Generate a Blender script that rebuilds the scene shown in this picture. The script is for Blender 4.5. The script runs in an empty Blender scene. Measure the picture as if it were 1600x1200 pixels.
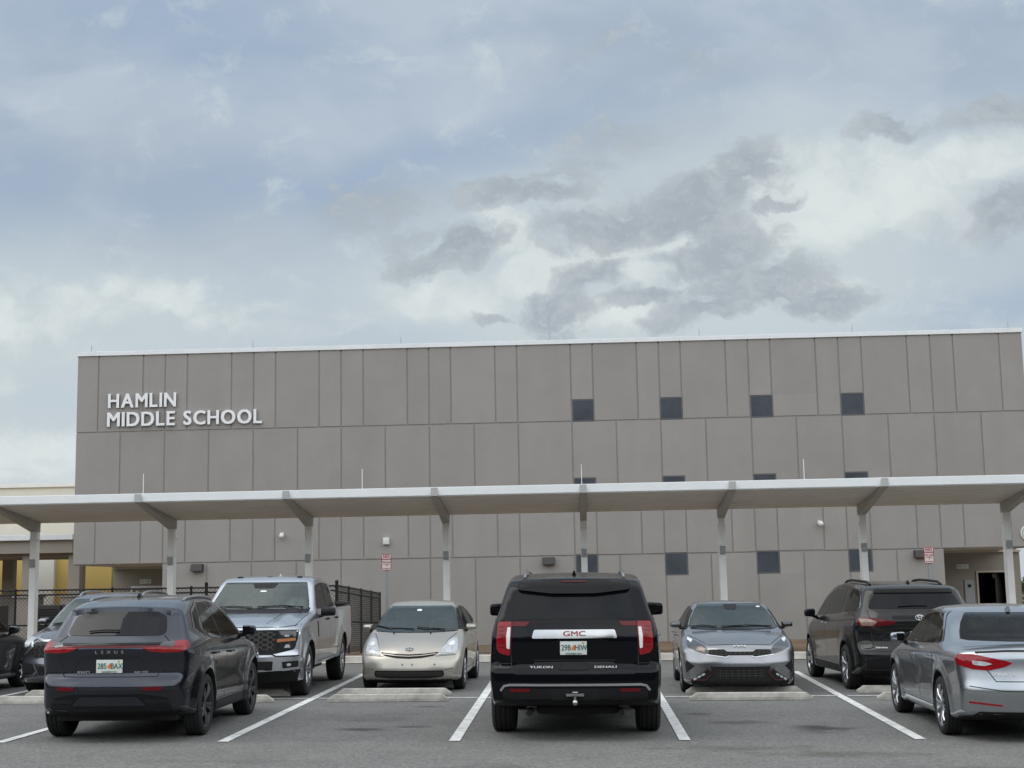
import bpy, bmesh, math, random
import numpy as np
from mathutils import Vector, Matrix
from mathutils.bvhtree import BVHTree
random.seed(7)
S = bpy.context.scene
C = S.collection
R = math.radians

# ---------------------------------------------------------------- camera
EYE = 1.74
def cam_axes(p, y, r):
    f = Vector((-math.sin(y)*math.cos(p), math.cos(y)*math.cos(p), math.sin(p)))
    rt = Vector((math.cos(y), math.sin(y), 0)); up = rt.cross(f)
    c, s = math.cos(r), math.sin(r)
    return c*rt+s*up, -s*rt+c*up, f
_rt, _up, _f = cam_axes(math.atan(315/2218), R(2.5), R(-1.06))
cd = bpy.data.cameras.new("camera"); cam = bpy.data.objects.new("camera", cd); C.objects.link(cam)
cam.matrix_world = Matrix(((_rt.x, _up.x, -_f.x, 0), (_rt.y, _up.y, -_f.y, 0), (_rt.z, _up.z, -_f.z, EYE), (0, 0, 0, 1)))
cd.sensor_width = 36; cd.lens = 2218/1600*36; cd.clip_start = .1; cd.clip_end = 3000
S.camera = cam

# ---------------------------------------------------------------- sky, sun, exposure
SUN_EL, SUN_AZ = 58, 262            # azimuth clockwise from +Y: behind the camera, to its left
S.view_settings.view_transform = 'Standard'; S.view_settings.look = 'None'
S.view_settings.gamma = 1; S.view_settings.use_curve_mapping = False
S.view_settings.exposure = 0.0
W = bpy.data.worlds.new("World"); S.world = W; W.use_nodes = True
nt = W.node_tree; N = nt.nodes; LK = nt.links
N.clear()
def nd(t, **k):
    n = N.new(t)
    for a, v in k.items(): setattr(n, a, v)
    return n
def setin(s, v):
    if hasattr(v, 'links'): LK.new(v, s)
    else: s.default_value = v
def M2(op, a, b=0.0, c=0.0, clamp=False):
    n = nd('ShaderNodeMath', operation=op, use_clamp=clamp)
    setin(n.inputs[0], a); setin(n.inputs[1], b)
    if op == 'MULTIPLY_ADD': setin(n.inputs[2], c)
    return n.outputs[0]
def MR(v, a, b, c=0.0, d=1.0, smooth=True):
    n = nd('ShaderNodeMapRange', interpolation_type='SMOOTHSTEP' if smooth else 'LINEAR')
    setin(n.inputs['Value'], v); n.inputs['From Min'].default_value = a; n.inputs['From Max'].default_value = b
    n.inputs['To Min'].default_value = c; n.inputs['To Max'].default_value = d
    return n.outputs['Result']
def MIX(f, a, b):
    n = nd('ShaderNodeMix', data_type='RGBA')
    setin(n.inputs['Factor'], f)
    for s, v in ((n.inputs[6], a), (n.inputs[7], b)):
        if hasattr(v, 'links'): LK.new(v, s)
        else: s.default_value = (*v, 1)
    return n.outputs[2]
tc = nd('ShaderNodeTexCoord'); DIR = tc.outputs['Generated']
sx = nd('ShaderNodeSeparateXYZ'); LK.new(DIR, sx.inputs[0])
sky = nd('ShaderNodeTexSky', sky_type='NISHITA', sun_disc=False)
sky.sun_elevation = R(SUN_EL); sky.sun_rotation = R(SUN_AZ); sky.air_density = 1.2; sky.dust_density = 2.0
BG = 0.10                                     # background strength; cloud colours below are divided by it
# direction of view as tangents on the plane one metre ahead: u right, v up (a direction, not a screen position)
yy = M2('MAXIMUM', sx.outputs[1], 0.12)
uu = M2('DIVIDE', sx.outputs[0], yy); vv = M2('DIVIDE', sx.outputs[2], yy)
comb = nd('ShaderNodeCombineXYZ'); LK.new(uu, comb.inputs[0]); LK.new(vv, comb.inputs[1])
def noise(vec, scale, detail, rough=.55, dist=0.0, ofs=(0, 0, 0), sc=(1, 1, 1)):
    mp = nd('ShaderNodeMapping'); LK.new(vec, mp.inputs[0]); mp.inputs[1].default_value = ofs; mp.inputs[3].default_value = sc
    n = nd('ShaderNodeTexNoise'); LK.new(mp.outputs[0], n.inputs['Vector'])
    n.inputs['Scale'].default_value = scale; n.inputs['Detail'].default_value = detail
    n.inputs['Roughness'].default_value = rough; n.inputs['Distortion'].default_value = dist
    return n
def warp(vec, scale, amp, detail=4, ofs=(0, 0, 0)):
    n = noise(vec, scale, detail, .6, 0, ofs)
    a = nd('ShaderNodeVectorMath', operation='SUBTRACT'); LK.new(n.outputs['Color'], a.inputs[0]); a.inputs[1].default_value = (.5, .5, .5)
    b = nd('ShaderNodeVectorMath', operation='SCALE'); LK.new(a.outputs[0], b.inputs[0]); b.inputs['Scale'].default_value = amp
    c = nd('ShaderNodeVectorMath', operation='ADD'); LK.new(vec, c.inputs[0]); LK.new(b.outputs[0], c.inputs[1])
    return c.outputs[0]
WP = warp(comb.outputs[0], 9, .06, 5)
WP2 = warp(warp(WP, 26, .024, 5, (3, 1, 0)), 70, .010, 4, (1, 4, 0))
WS = warp(comb.outputs[0], 5, .10, 3, (7, 2, 0))
def blobs(vec, lst):
    acc = None
    for (u, v, ru, rv, rot, w) in lst:
        mp = nd('ShaderNodeMapping', vector_type='TEXTURE'); LK.new(vec, mp.inputs[0])
        mp.inputs[1].default_value = (u, v, 0); mp.inputs[2].default_value = (0, 0, R(rot)); mp.inputs[3].default_value = (ru, rv, 1)
        ln = nd('ShaderNodeVectorMath', operation='LENGTH'); LK.new(mp.outputs[0], ln.inputs[0])
        m = MR(ln.outputs['Value'], 1.25, 0.25, 0, w)
        acc = m if acc is None else M2('MAXIMUM', acc, m)
    return acc
GLOW = [(0.1054, 0.2452, 0.2851, 0.1058, 0, 1.0), (-0.0331, 0.2163, 0.1931, 0.069, 0, 0.9), (-0.3595, 0.197, 0.1931, 0.0782, 0, 0.8), (-0.386, 0.132, 0.1196, 0.1104, 0, 0.9), (0.2352, 0.2885, 0.1931, 0.0736, 0, 0.8), (-0.2048, 0.2306, 0.1931, 0.0644, 0, 0.4)]
DARK = [(0.1307, 0.3037, 0.0369, 0.025, 30, 1.0), (0.0929, 0.2787, 0.0774, 0.025, 14, 1.0), (0.0509, 0.2587, 0.1012, 0.0226, 12, 1.0), (0.1013, 0.2571, 0.0417, 0.0167, 0, 1.0), (-0.0036, 0.2961, 0.0536, 0.0208, 12, 0.63), (-0.0504, 0.2832, 0.0417, 0.019, 5, 0.98), (-0.018, 0.2774, 0.0476, 0.0131, 5, 0.92), (-0.0789, 0.2412, 0.0357, 0.0208, 15, 1.0), (-0.1069, 0.2326, 0.0357, 0.0167, -10, 0.86), (-0.1392, 0.2764, 0.0595, 0.0268, 8, 0.57), (0.0343, 0.3237, 0.0595, 0.0208, 0, 0.48), (0.013, 0.2197, 0.0327, 0.0143, 20, 1.0), (0.0492, 0.2046, 0.0387, 0.0089, 5, 1.0), (0.1096, 0.2357, 0.0655, 0.0202, 15, 1.0), (0.1314, 0.2116, 0.0714, 0.0238, 5, 1.0), (0.0945, 0.1964, 0.0417, 0.0131, 0, 0.98), (-0.0105, 0.1969, 0.0387, 0.0179, 5, 0.98), (-0.0566, 0.1912, 0.0238, 0.006, 5, 0.8), (0.0669, 0.1878, 0.0298, 0.0107, 0, 0.8), (0.1806, 0.1986, 0.0536, 0.0179, 8, 0.92), (0.1524, 0.2745, 0.0268, 0.0071, 20, 0.8), (-0.0063, 0.1805, 0.0357, 0.0071, 0, 0.69), (0.3107, 0.3336, 0.0595, 0.0155, 12, 0.98), (0.2325, 0.3219, 0.0357, 0.0119, -5, 0.86), (0.3144, 0.253, 0.0446, 0.0268, 20, 0.92), (0.0918, 0.3751, 0.0417, 0.0149, 0, 0.4), (0.0315, 0.392, 0.0357, 0.0107, 20, 0.4), (-0.116, 0.2518, 0.0357, 0.0149, 0, 0.57)]
WHITE = [(0.0319, 0.2403, 0.0598, 0.0184, 10, 1.0), (-0.051, 0.2499, 0.0276, 0.0276, -20, 0.9), (-0.0238, 0.2207, 0.0506, 0.0184, 10, 0.95), (0.0733, 0.2414, 0.0276, 0.012, 0, 1.0), (-0.0886, 0.2038, 0.0598, 0.023, 0, 0.75), (0.0498, 0.2233, 0.0322, 0.0129, 0, 1.0), (0.0214, 0.1914, 0.0598, 0.0161, 0, 0.8), (0.2119, 0.2797, 0.1104, 0.046, -10, 0.95), (0.1437, 0.2866, 0.0276, 0.0368, 0, 0.9), (0.1696, 0.2527, 0.0598, 0.023, 0, 0.9), (0.2808, 0.2917, 0.092, 0.0253, 10, 0.85), (-0.3315, 0.2105, 0.1012, 0.0276, 0, 0.7), (-0.3974, 0.1981, 0.0828, 0.0276, 0, 0.6), (-0.3898, 0.0997, 0.0736, 0.0276, 0, 0.9), (-0.2187, 0.1932, 0.092, 0.0207, 0, 0.45), (-0.2195, 0.3298, 0.0322, 0.0138, 20, 0.4), (0.1904, 0.2146, 0.0552, 0.0138, 0, 0.5), (-0.0534, 0.3853, 0.0552, 0.0184, 10, 0.35)]
BLUE = [(-0.0873, 0.3181, 0.1518, 0.0276, 14, 0.9), (-0.0166, 0.34, 0.0552, 0.0161, 20, 0.6), (-0.2777, 0.4083, 0.1518, 0.0414, -8, 0.6), (-0.2761, 0.2903, 0.092, 0.0506, 10, 0.65), (0.2878, 0.1887, 0.0736, 0.0207, 0, 0.85), (-0.3673, 0.1316, 0.0598, 0.023, 10, 0.8), (-0.1909, 0.2876, 0.0598, 0.0276, 0, 0.6), (0.251, 0.1714, 0.0644, 0.0115, 0, 0.6), (0.1697, 0.3529, 0.1058, 0.0184, 0, 0.3), (-0.4056, 0.309, 0.0414, 0.0276, 0, 0.5), (-0.1166, 0.1811, 0.0736, 0.0138, 0, 0.35)]
SOFT = [(-0.1345, 0.2763, 0.0644, 0.0276, 10, 0.7), (0.0342, 0.3189, 0.0828, 0.0276, 0, 0.5), (-0.2756, 0.2566, 0.1012, 0.0322, 5, 0.45), (-0.3243, 0.321, 0.1196, 0.0552, 0, 0.35), (0.1706, 0.3723, 0.1518, 0.0276, 8, 0.35), (0.3057, 0.2579, 0.0552, 0.0322, 0, 0.5), (0.3107, 0.3336, 0.0598, 0.0184, 0, 0.5), (0.0511, 0.2658, 0.138, 0.046, 10, 0.3), (0.0082, 0.3978, 0.092, 0.023, 10, 0.3)]

n1 = noise(WP2, 20, 9, .60, 0, (0, 0, 0), (1, 1.45, 1))
n2 = noise(comb.outputs[0], 6.0, 6, .55, .4, (2, 5, 0), (1, 1.6, 1))
thin = MR(n2.outputs[0], .36, .66)
# layers: clear blue -> veil of thin cloud -> bright white gaps -> grey cumulus
base = MIX(.30, (2.62/BG*.1, 3.35/BG*.1, 4.75/BG*.1), sky.outputs[0])
base = MIX(MR(sx.outputs[2], .0, .25), (4.6, 5.2, 5.75), base)
blue = blobs(WS, BLUE)
veil = MIX(M2('MULTIPLY', thin, .85), (3.9, 4.8, 5.9), (5.1, 5.85, 6.7))
veil = MIX(MR(vv, .30, .12, 0, .75), veil, (5.7, 6.3, 6.6))
veil = MIX(M2('MULTIPLY', blue, .85), veil, (3.25, 4.3, 5.85))
veil = MIX(M2('MULTIPLY', blobs(WS, GLOW), .85), veil, (6.1, 6.8, 7.0))
veil = MIX(.08, veil, base)
wh = blobs(WP, WHITE)
whm = MR(M2('ADD', wh, M2('MULTIPLY', M2('SUBTRACT', n1.outputs[0], .5), 2.4)), .05, 1.15)
veil = MIX(whm, veil, (7.1, 7.75, 7.7))
dk = blobs(WP2, DARK)
n6 = noise(WP, 46, 10, .66, 0, (5, 3, 0), (1, 1.5, 1))
dkm = MR(M2('ADD', M2('ADD', dk, M2('MULTIPLY', M2('SUBTRACT', n1.outputs[0], .5), 1.0)), M2('MULTIPLY', M2('SUBTRACT', n6.outputs[0], .5), 2.2)), .08, .94)
soft = blobs(WS, SOFT)
veil = MIX(M2('MULTIPLY', soft, .55), veil, (4.05, 4.55, 5.2))
dcol = MIX(MR(M2('MULTIPLY_ADD', n6.outputs[0], .6, M2('MULTIPLY', n1.outputs[0], .4)), .38, .62), (3.25, 3.8, 4.35), (4.6, 5.1, 5.45))
dkm = M2('MULTIPLY', dkm, MR(dk, .02, .30))
rim = M2('MULTIPLY', M2('MULTIPLY', dkm, M2('SUBTRACT', 1.0, dkm)), MR(dk, .45, .95, 0, 1.4))
veil = MIX(rim, veil, (6.9, 7.4, 7.4))
veil = MIX(M2('MULTIPLY', dkm, .88), veil, dcol)
# the rest of the dome: overcast made brighter than the sky ahead to light columns and fascia, dimmer overhead, trees and roofs low down behind the camera
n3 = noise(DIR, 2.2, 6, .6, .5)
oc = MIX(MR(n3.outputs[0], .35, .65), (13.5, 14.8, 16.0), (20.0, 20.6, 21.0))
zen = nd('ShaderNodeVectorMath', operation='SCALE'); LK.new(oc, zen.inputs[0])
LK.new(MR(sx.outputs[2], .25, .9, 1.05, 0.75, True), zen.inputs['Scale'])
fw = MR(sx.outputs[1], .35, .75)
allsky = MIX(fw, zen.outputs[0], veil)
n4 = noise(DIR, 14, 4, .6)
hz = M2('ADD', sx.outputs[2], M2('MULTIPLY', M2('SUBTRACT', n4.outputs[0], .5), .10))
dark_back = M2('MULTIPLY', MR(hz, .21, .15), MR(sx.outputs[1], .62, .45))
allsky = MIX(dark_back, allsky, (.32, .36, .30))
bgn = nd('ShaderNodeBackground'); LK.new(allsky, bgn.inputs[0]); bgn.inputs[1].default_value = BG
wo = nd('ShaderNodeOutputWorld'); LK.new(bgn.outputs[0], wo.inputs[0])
W.cycles.sampling_method = 'MANUAL'; W.cycles.sample_map_resolution = 1024
sl = bpy.data.lights.new("sun", 'SUN'); sun = bpy.data.objects.new("sun", sl); C.objects.link(sun)
sl.energy = 0.7; sl.angle = R(35); sl.color = (1, .96, .9)
_d = Vector((math.sin(R(SUN_AZ))*math.cos(R(SUN_EL)), math.cos(R(SUN_AZ))*math.cos(R(SUN_EL)), math.sin(R(SUN_EL))))
sun.rotation_euler = _d.to_track_quat('Z', 'Y').to_euler()
sun.location = _d*60

# ---------------------------------------------------------------- helpers
def mat(name, col, rough=.6, metal=0.0, spec=.5, coat=0.0, nscale=0, namp=0.0, bump=0.0, bscale=60, col2=None, stain=None, emit=None, coord='Object', bdist=.01):
    m = bpy.data.materials.new(name); m.use_nodes = True
    t = m.node_tree; b = t.nodes['Principled BSDF']
    b.inputs['Base Color'].default_value = (*col, 1); b.inputs['Roughness'].default_value = rough
    b.inputs['Metallic'].default_value = metal; b.inputs['Specular IOR Level'].default_value = spec
    b.inputs['Coat Weight'].default_value = coat; b.inputs['Coat Roughness'].default_value = .03
    tcn = t.nodes.new('ShaderNodeTexCoord')
    if nscale:
        n = t.nodes.new('ShaderNodeTexNoise'); t.links.new(tcn.outputs[coord], n.inputs['Vector'])
        n.inputs['Scale'].default_value = nscale; n.inputs['Detail'].default_value = 6; n.inputs['Roughness'].default_value = .65
        mx = t.nodes.new('ShaderNodeMix'); mx.data_type = 'RGBA'
        c2 = col2 or tuple(c*(1-namp) for c in col)
        c1 = col if col2 else tuple(min(1, c*(1+namp)) for c in col)
        mx.inputs[6].default_value = (*c2, 1); mx.inputs[7].default_value = (*c1, 1)
        mr = t.nodes.new('ShaderNodeMapRange'); mr.inputs['From Min'].default_value = .3; mr.inputs['From Max'].default_value = .7
        t.links.new(n.outputs[0], mr.inputs['Value']); t.links.new(mr.outputs[0], mx.inputs['Factor'])
        out = mx.outputs[2]
        if stain:
            n5 = t.nodes.new('ShaderNodeTexNoise'); mp = t.nodes.new('ShaderNodeMapping'); t.links.new(tcn.outputs[coord], mp.inputs[0])
            mp.inputs[3].default_value = stain[1]; t.links.new(mp.outputs[0], n5.inputs['Vector']); n5.inputs['Scale'].default_value = stain[0]; n5.inputs['Detail'].default_value = 5
            r5 = t.nodes.new('ShaderNodeMapRange'); r5.inputs['From Min'].default_value = .45; r5.inputs['From Max'].default_value = .75
            r5.inputs['To Max'].default_value = stain[2]; t.links.new(n5.outputs[0], r5.inputs['Value'])
            m5 = t.nodes.new('ShaderNodeMix'); m5.data_type = 'RGBA'; t.links.new(r5.outputs[0], m5.inputs['Factor'])
            t.links.new(out, m5.inputs[6]); m5.inputs[7].default_value = (*stain[3], 1); out = m5.outputs[2]
        t.links.new(out, b.inputs['Base Color'])
    if bump:
        n = t.nodes.new('ShaderNodeTexNoise'); t.links.new(tcn.outputs[coord], n.inputs['Vector'])
        n.inputs['Scale'].default_value = bscale; n.inputs['Detail'].default_value = 5
        bp = t.nodes.new('ShaderNodeBump'); bp.inputs['Strength'].default_value = bump; bp.inputs['Distance'].default_value = bdist
        t.links.new(n.outputs[0], bp.inputs['Height']); t.links.new(bp.outputs[0], b.inputs['Normal'])
    if emit:
        b.inputs['Emission Color'].default_value = (*emit[0], 1); b.inputs['Emission Strength'].default_value = emit[1]
    return m
def link(name, me, m, parent=None):
    o = bpy.data.objects.new(name, me); C.objects.link(o)
    for k in (m if isinstance(m, (list, tuple)) else [m]):
        if k is not None and k.name not in [x.name for x in me.materials if x]: me.materials.append(k)
    if parent is not None: o.parent = parent
    return o
def obj(name, bm, m, parent=None, smooth=False, sharp=40):
    me = bpy.data.meshes.new(name); bm.normal_update(); bm.to_mesh(me); bm.free()
    if smooth:
        for p in me.polygons: p.use_smooth = True
        me.set_sharp_from_angle(angle=R(sharp))
    return link(name, me, m, parent)
def thing(name, label, cat, loc=(0, 0, 0), group=None, rot=None):
    o = bpy.data.objects.new(name, None); C.objects.link(o); o.location = loc
    if rot is not None: o.rotation_euler = rot
    o.empty_display_size = .3
    return tag(o, label, cat, group)
def tag(o, label, cat, group=None):
    o['label'] = label; o['category'] = cat
    if group: o['group'] = group
    return o
def struct(name, bm, m, smooth=False):
    o = obj(name, bm, m, None, smooth); o['kind'] = 'structure'; return o
def copy_tree(o, parent=None):
    c = o.copy(); C.objects.link(c); c.parent = parent
    for ch in list(o.children): copy_tree(ch, c)
    return c
def bx(bm, x0, x1, y0, y1, z0, z1, bev=0, mi=0):
    r = bmesh.ops.create_cube(bm, size=1); vs = r['verts']
    for v in vs: v.co = Vector((x0+(v.co.x+.5)*(x1-x0), y0+(v.co.y+.5)*(y1-y0), z0+(v.co.z+.5)*(z1-z0)))
    fs = {f for v in vs for f in v.link_faces}
    for f in fs: f.material_index = mi
    if bev:
        es = list({e for v in vs for e in v.link_edges})
        bmesh.ops.bevel(bm, geom=es, offset=bev, segments=2, affect='EDGES', profile=.6)
    return vs
def bxm(bm, M, sx, sy, sz, bev=0):
    r = bmesh.ops.create_cube(bm, size=1, matrix=M @ Matrix.Diagonal((sx, sy, sz, 1))); vs = r['verts']
    if bev: bmesh.ops.bevel(bm, geom=list({e for v in vs for e in v.link_edges}), offset=bev, segments=2, affect='EDGES', profile=.6)
    return vs
def bar(bm, a, b, r, n=8, r2=None):
    a = Vector(a); b = Vector(b); d = b-a
    M = Matrix.Translation((a+b)/2) @ d.to_track_quat('Z', 'Y').to_matrix().to_4x4()
    return bmesh.ops.create_cone(bm, cap_ends=True, segments=n, radius1=r, radius2=r if r2 is None else r2, depth=d.length, matrix=M)['verts']
def tube(bm, pts, r, n=8):
    pts = [Vector(p) for p in pts]; rings = []
    for i, p in enumerate(pts):
        d = (pts[min(i+1, len(pts)-1)]-pts[max(i-1, 0)]).normalized()
        q = d.to_track_quat('Z', 'Y')
        rr = r[i] if isinstance(r, (list, tuple)) else r
        rings.append([bm.verts.new(p+q @ Vector((rr*math.cos(2*math.pi*k/n), rr*math.sin(2*math.pi*k/n), 0))) for k in range(n)])
    for a, b in zip(rings, rings[1:]):
        for k in range(n): bm.faces.new((a[k], a[(k+1) % n], b[(k+1) % n], b[k]))
    bm.faces.new(rings[0][::-1]); bm.faces.new(rings[-1])
def lathe(bm, prof, n=40, axis='y', mi=0):
    rings = []
    for (h, r) in prof:
        ring = []
        for k in range(n):
            a = 2*math.pi*k/n
            p = (r*math.cos(a), h, r*math.sin(a)) if axis == 'y' else (r*math.cos(a), r*math.sin(a), h)
            ring.append(bm.verts.new(p))
        rings.append(ring)
    for a, b in zip(rings, rings[1:]):
        for k in range(n):
            f = bm.faces.new((a[k], b[k], b[(k+1) % n], a[(k+1) % n])); f.material_index = mi
    return rings
def text_bm(s, size, depth=.004, bold=0.0, sx=1.0, align='CENTER', spacing=1.0, lsp=1.0):
    cu = bpy.data.curves.new('t', 'FONT'); cu.body = s; cu.size = size; cu.extrude = depth/2; 
    cu.align_x = align; cu.align_y = 'CENTER'; cu.space_character = spacing; cu.space_line = lsp; cu.resolution_u = 4
    o = bpy.data.objects.new('t', cu); C.objects.link(o)
    dg = bpy.context.evaluated_depsgraph_get(); dg.update()
    me = bpy.data.meshes.new_from_object(o.evaluated_get(dg))
    bm = bmesh.new(); bm.from_mesh(me)
    bpy.data.objects.remove(o); bpy.data.curves.remove(cu)
    if bold:
        d = bold*size; bmesh.ops.translate(bm, verts=bm.verts, vec=(-d, -d*.5, 0))
        for k, (dx, dy) in enumerate(((d, d*.5), (-d, d*.5), (d, -d*.5), (0, 0))):
            b2 = bmesh.new(); b2.from_mesh(me); bmesh.ops.translate(b2, verts=b2.verts, vec=(dx, dy, .0004*(k+1)))
            m2 = bpy.data.meshes.new('t'); b2.to_mesh(m2); b2.free(); bm.from_mesh(m2); bpy.data.meshes.remove(m2)
    bpy.data.meshes.remove(me)
    if sx != 1: bmesh.ops.scale(bm, verts=bm.verts, vec=(sx, 1, 1))
    return bm
def xf(bm, M):
    bmesh.ops.transform(bm, matrix=M, verts=bm.verts); return bm
# frame whose local X/Y/Z (text right / up / towards viewer) map to the three given axes
def fr(o, r, u):
    r = Vector(r).normalized(); u = Vector(u).normalized(); n = r.cross(u)
    return Matrix(((r.x, u.x, n.x, o[0]), (r.y, u.y, n.y, o[1]), (r.z, u.z, n.z, o[2]), (0, 0, 0, 1)))
GX, GY = -.010, .002
def gz(x, y): return GX*x+GY*(y-17.3)
GN = Vector((-GX, -GY, 1)).normalized()
# ---------------------------------------------------------------- car body builder
def roundpoly(pts, r0=.08, n=5):
    P = [np.array(p[:2], float) for p in pts]; rad = [p[2] if len(p) > 2 else r0 for p in pts]; out = []
    L = len(P)
    for i in range(L):
        a, b, c = P[i-1], P[i], P[(i+1) % L]
        da, dc = a-b, c-b; la, lc = np.hypot(*da), np.hypot(*dc)
        r1, r2 = min(rad[i], la*.48), min(rad[i], lc*.48)
        p0, p2 = b+da/la*r1, b+dc/lc*r2
        for k in range(n):
            t = k/(n-1); out.append((1-t)**2*p0+2*t*(1-t)*b+t*t*p2)
    return np.array(out)
def sdf(P, V):
    d = np.full(len(P), 1e9); s = np.ones(len(P))
    for i in range(len(V)):
        vi, vj = V[i], V[i-1]; e = vj-vi; w = P-vi
        t = np.clip((w @ e)/max(e @ e, 1e-12), 0, 1)
        b = w-t[:, None]*e; d = np.minimum(d, (b*b).sum(1))
        c1 = P[:, 1] >= vi[1]; c2 = P[:, 1] < vj[1]; c3 = e[0]*w[:, 1] > e[1]*w[:, 0]
        flip = (c1 & c2 & c3) | (~c1 & ~c2 & ~c3); s = np.where(flip, -s, s)
    return s*np.sqrt(d)
def smax(a, b, k):
    h = np.clip(.5+.5*(a-b)/k, 0, 1); return a*h+b*(1-h)+k*h*(1-h)
def sstep(a, b, x):
    t = np.clip((x-a)/(b-a), 0, 1); return t*t*(3-2*t)
def smooth_curve(pts, sig=.12):
    pts = sorted(pts); X = np.linspace(pts[0][0]-.6, pts[-1][0]+.6, 700)
    Y = np.interp(X, [p[0] for p in pts], [p[1] for p in pts])
    k = int(3*sig/(X[1]-X[0])); g = np.exp(-.5*(np.arange(-k, k+1)*(X[1]-X[0])/sig)**2); g /= g.sum()
    return X, np.convolve(np.pad(Y, k, 'edge'), g, 'valid')
def car_field(s):
    V = roundpoly(s['poly'], s.get('pr', .09))
    pl = smooth_curve(s['plan'], .15); bl = smooth_curve(s['belt'], .15)
    sc = smooth_curve(s['sect'], s.get('ssig', .045)); Wm = max(p[1] for p in s['plan'])
    xf_, xr_ = s['x1'], s['x0']
    def f(x, y, z):
        r = np.clip(np.abs(y)/Wm, 0, 1.15)
        xs = x+s['kf']*r**s.get('pf', 2.6)*sstep(-.2, xf_*.75, x)-s['kr']*r**s.get('prr', 2.6)*sstep(.2, xr_*.75, x)
        zb = np.interp(x, *bl)
        zs = z+s.get('crown', .07)*r*r*sstep(zb-.35, zb+.1, z)
        if 'hoodcrown' in s: zs = zs-s['hoodcrown']*np.exp(-((r-.62)/.10)**2)*sstep(.8, 1.2, x)*sstep(.6, .8, z)
        t = (z-.3)/(zb-.3)
        ins = np.interp(t, *sc)
        up = np.maximum(z-zb, 0)
        ins = ins+up*s.get('tumble', .3)+s.get('tcurve', .10)*up*up
        w = np.interp(x, *pl)-ins
        for a in s['axles']:
            d = np.hypot(x-a, z-s['R']); w = w+s.get('flare', .02)*sstep(s['R']+.22, s['R']+.05, d)*sstep(zb, zb-.2, z)
        return smax(sdf(np.stack([xs, zs], 1), V), (np.abs(y)-w)*.96, s.get('k', .07))
    return f
def car_body_mesh(s):
    f = car_field(s); x0, x1, H, Wm = s['x0'], s['x1'], s['H'], max(p[1] for p in s['plan'])
    nx, ny, nz = s.get('nx', 120), 18, 44
    X = np.linspace(x0-.25, x1+.25, nx+1); Yv = np.linspace(0, Wm+.25, ny+1); Z = np.linspace(-.15, H+.25, nz+1)
    idx = {}; pts = []; faces = []
    def vid(i, j, k):
        q = (i, j, k)
        if q not in idx: idx[q] = len(pts); pts.append((X[i], Yv[j], Z[k]))
        return idx[q]
    for i in range(nx):
        for k in range(nz): faces.append((vid(i, ny, k), vid(i, ny, k+1), vid(i+1, ny, k+1), vid(i+1, ny, k)))
        for j in range(ny):
            faces.append((vid(i, j, nz), vid(i+1, j, nz), vid(i+1, j+1, nz), vid(i, j+1, nz)))
            faces.append((vid(i, j, 0), vid(i, j+1, 0), vid(i+1, j+1, 0), vid(i+1, j, 0)))
    for j in range(ny):
        for k in range(nz):
            faces.append((vid(nx, j, k), vid(nx, j+1, k), vid(nx, j+1, k+1), vid(nx, j, k+1)))
            faces.append((vid(0, j, k), vid(0, j, k+1), vid(0, j+1, k+1), vid(0, j+1, k)))
    B = np.array(pts); za = s.get('za', .62)
    A = np.stack([np.clip(B[:, 0], x0+.8, x1-.8), 0*B[:, 1], np.full(len(B), za)], 1)
    D = B-A
    lo = np.zeros(len(B)); hi = np.ones(len(B)); found = np.zeros(len(B), bool)
    prev = np.ones(len(B))
    for t in np.linspace(1, .06, 26)[1:]:
        P = A+D*t; v = f(P[:, 0], P[:, 1], P[:, 2]); new = (~found) & (v < 0)
        lo[new] = t; hi[new] = prev[new]; found |= new; prev = np.where(found, prev, t)
    for _ in range(13):
        m = (lo+hi)/2; P = A+D*m[:, None]; v = f(P[:, 0], P[:, 1], P[:, 2])
        lo = np.where(v < 0, m, lo); hi = np.where(v < 0, hi, m)
    P = A+D*((lo+hi)/2)[:, None]
    mid = np.array([q[1] == 0 for q in idx]); P[mid, 1] = 0
    n = len(P); mir = np.arange(n); extra = []
    for i in range(n):
        if not mid[i]: mir[i] = n+len(extra); extra.append((P[i, 0], -P[i, 1], P[i, 2]))
    V = [tuple(p) for p in P]+extra
    F = faces+[tuple(int(mir[i]) for i in fc[::-1]) for fc in faces]
    me = bpy.data.meshes.new('body'); me.from_pydata(V, [], F); me.update()
    bm = bmesh.new(); bm.from_mesh(me); bmesh.ops.recalc_face_normals(bm, faces=bm.faces)
    bm.to_mesh(me); bm.free()
    return me
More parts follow.
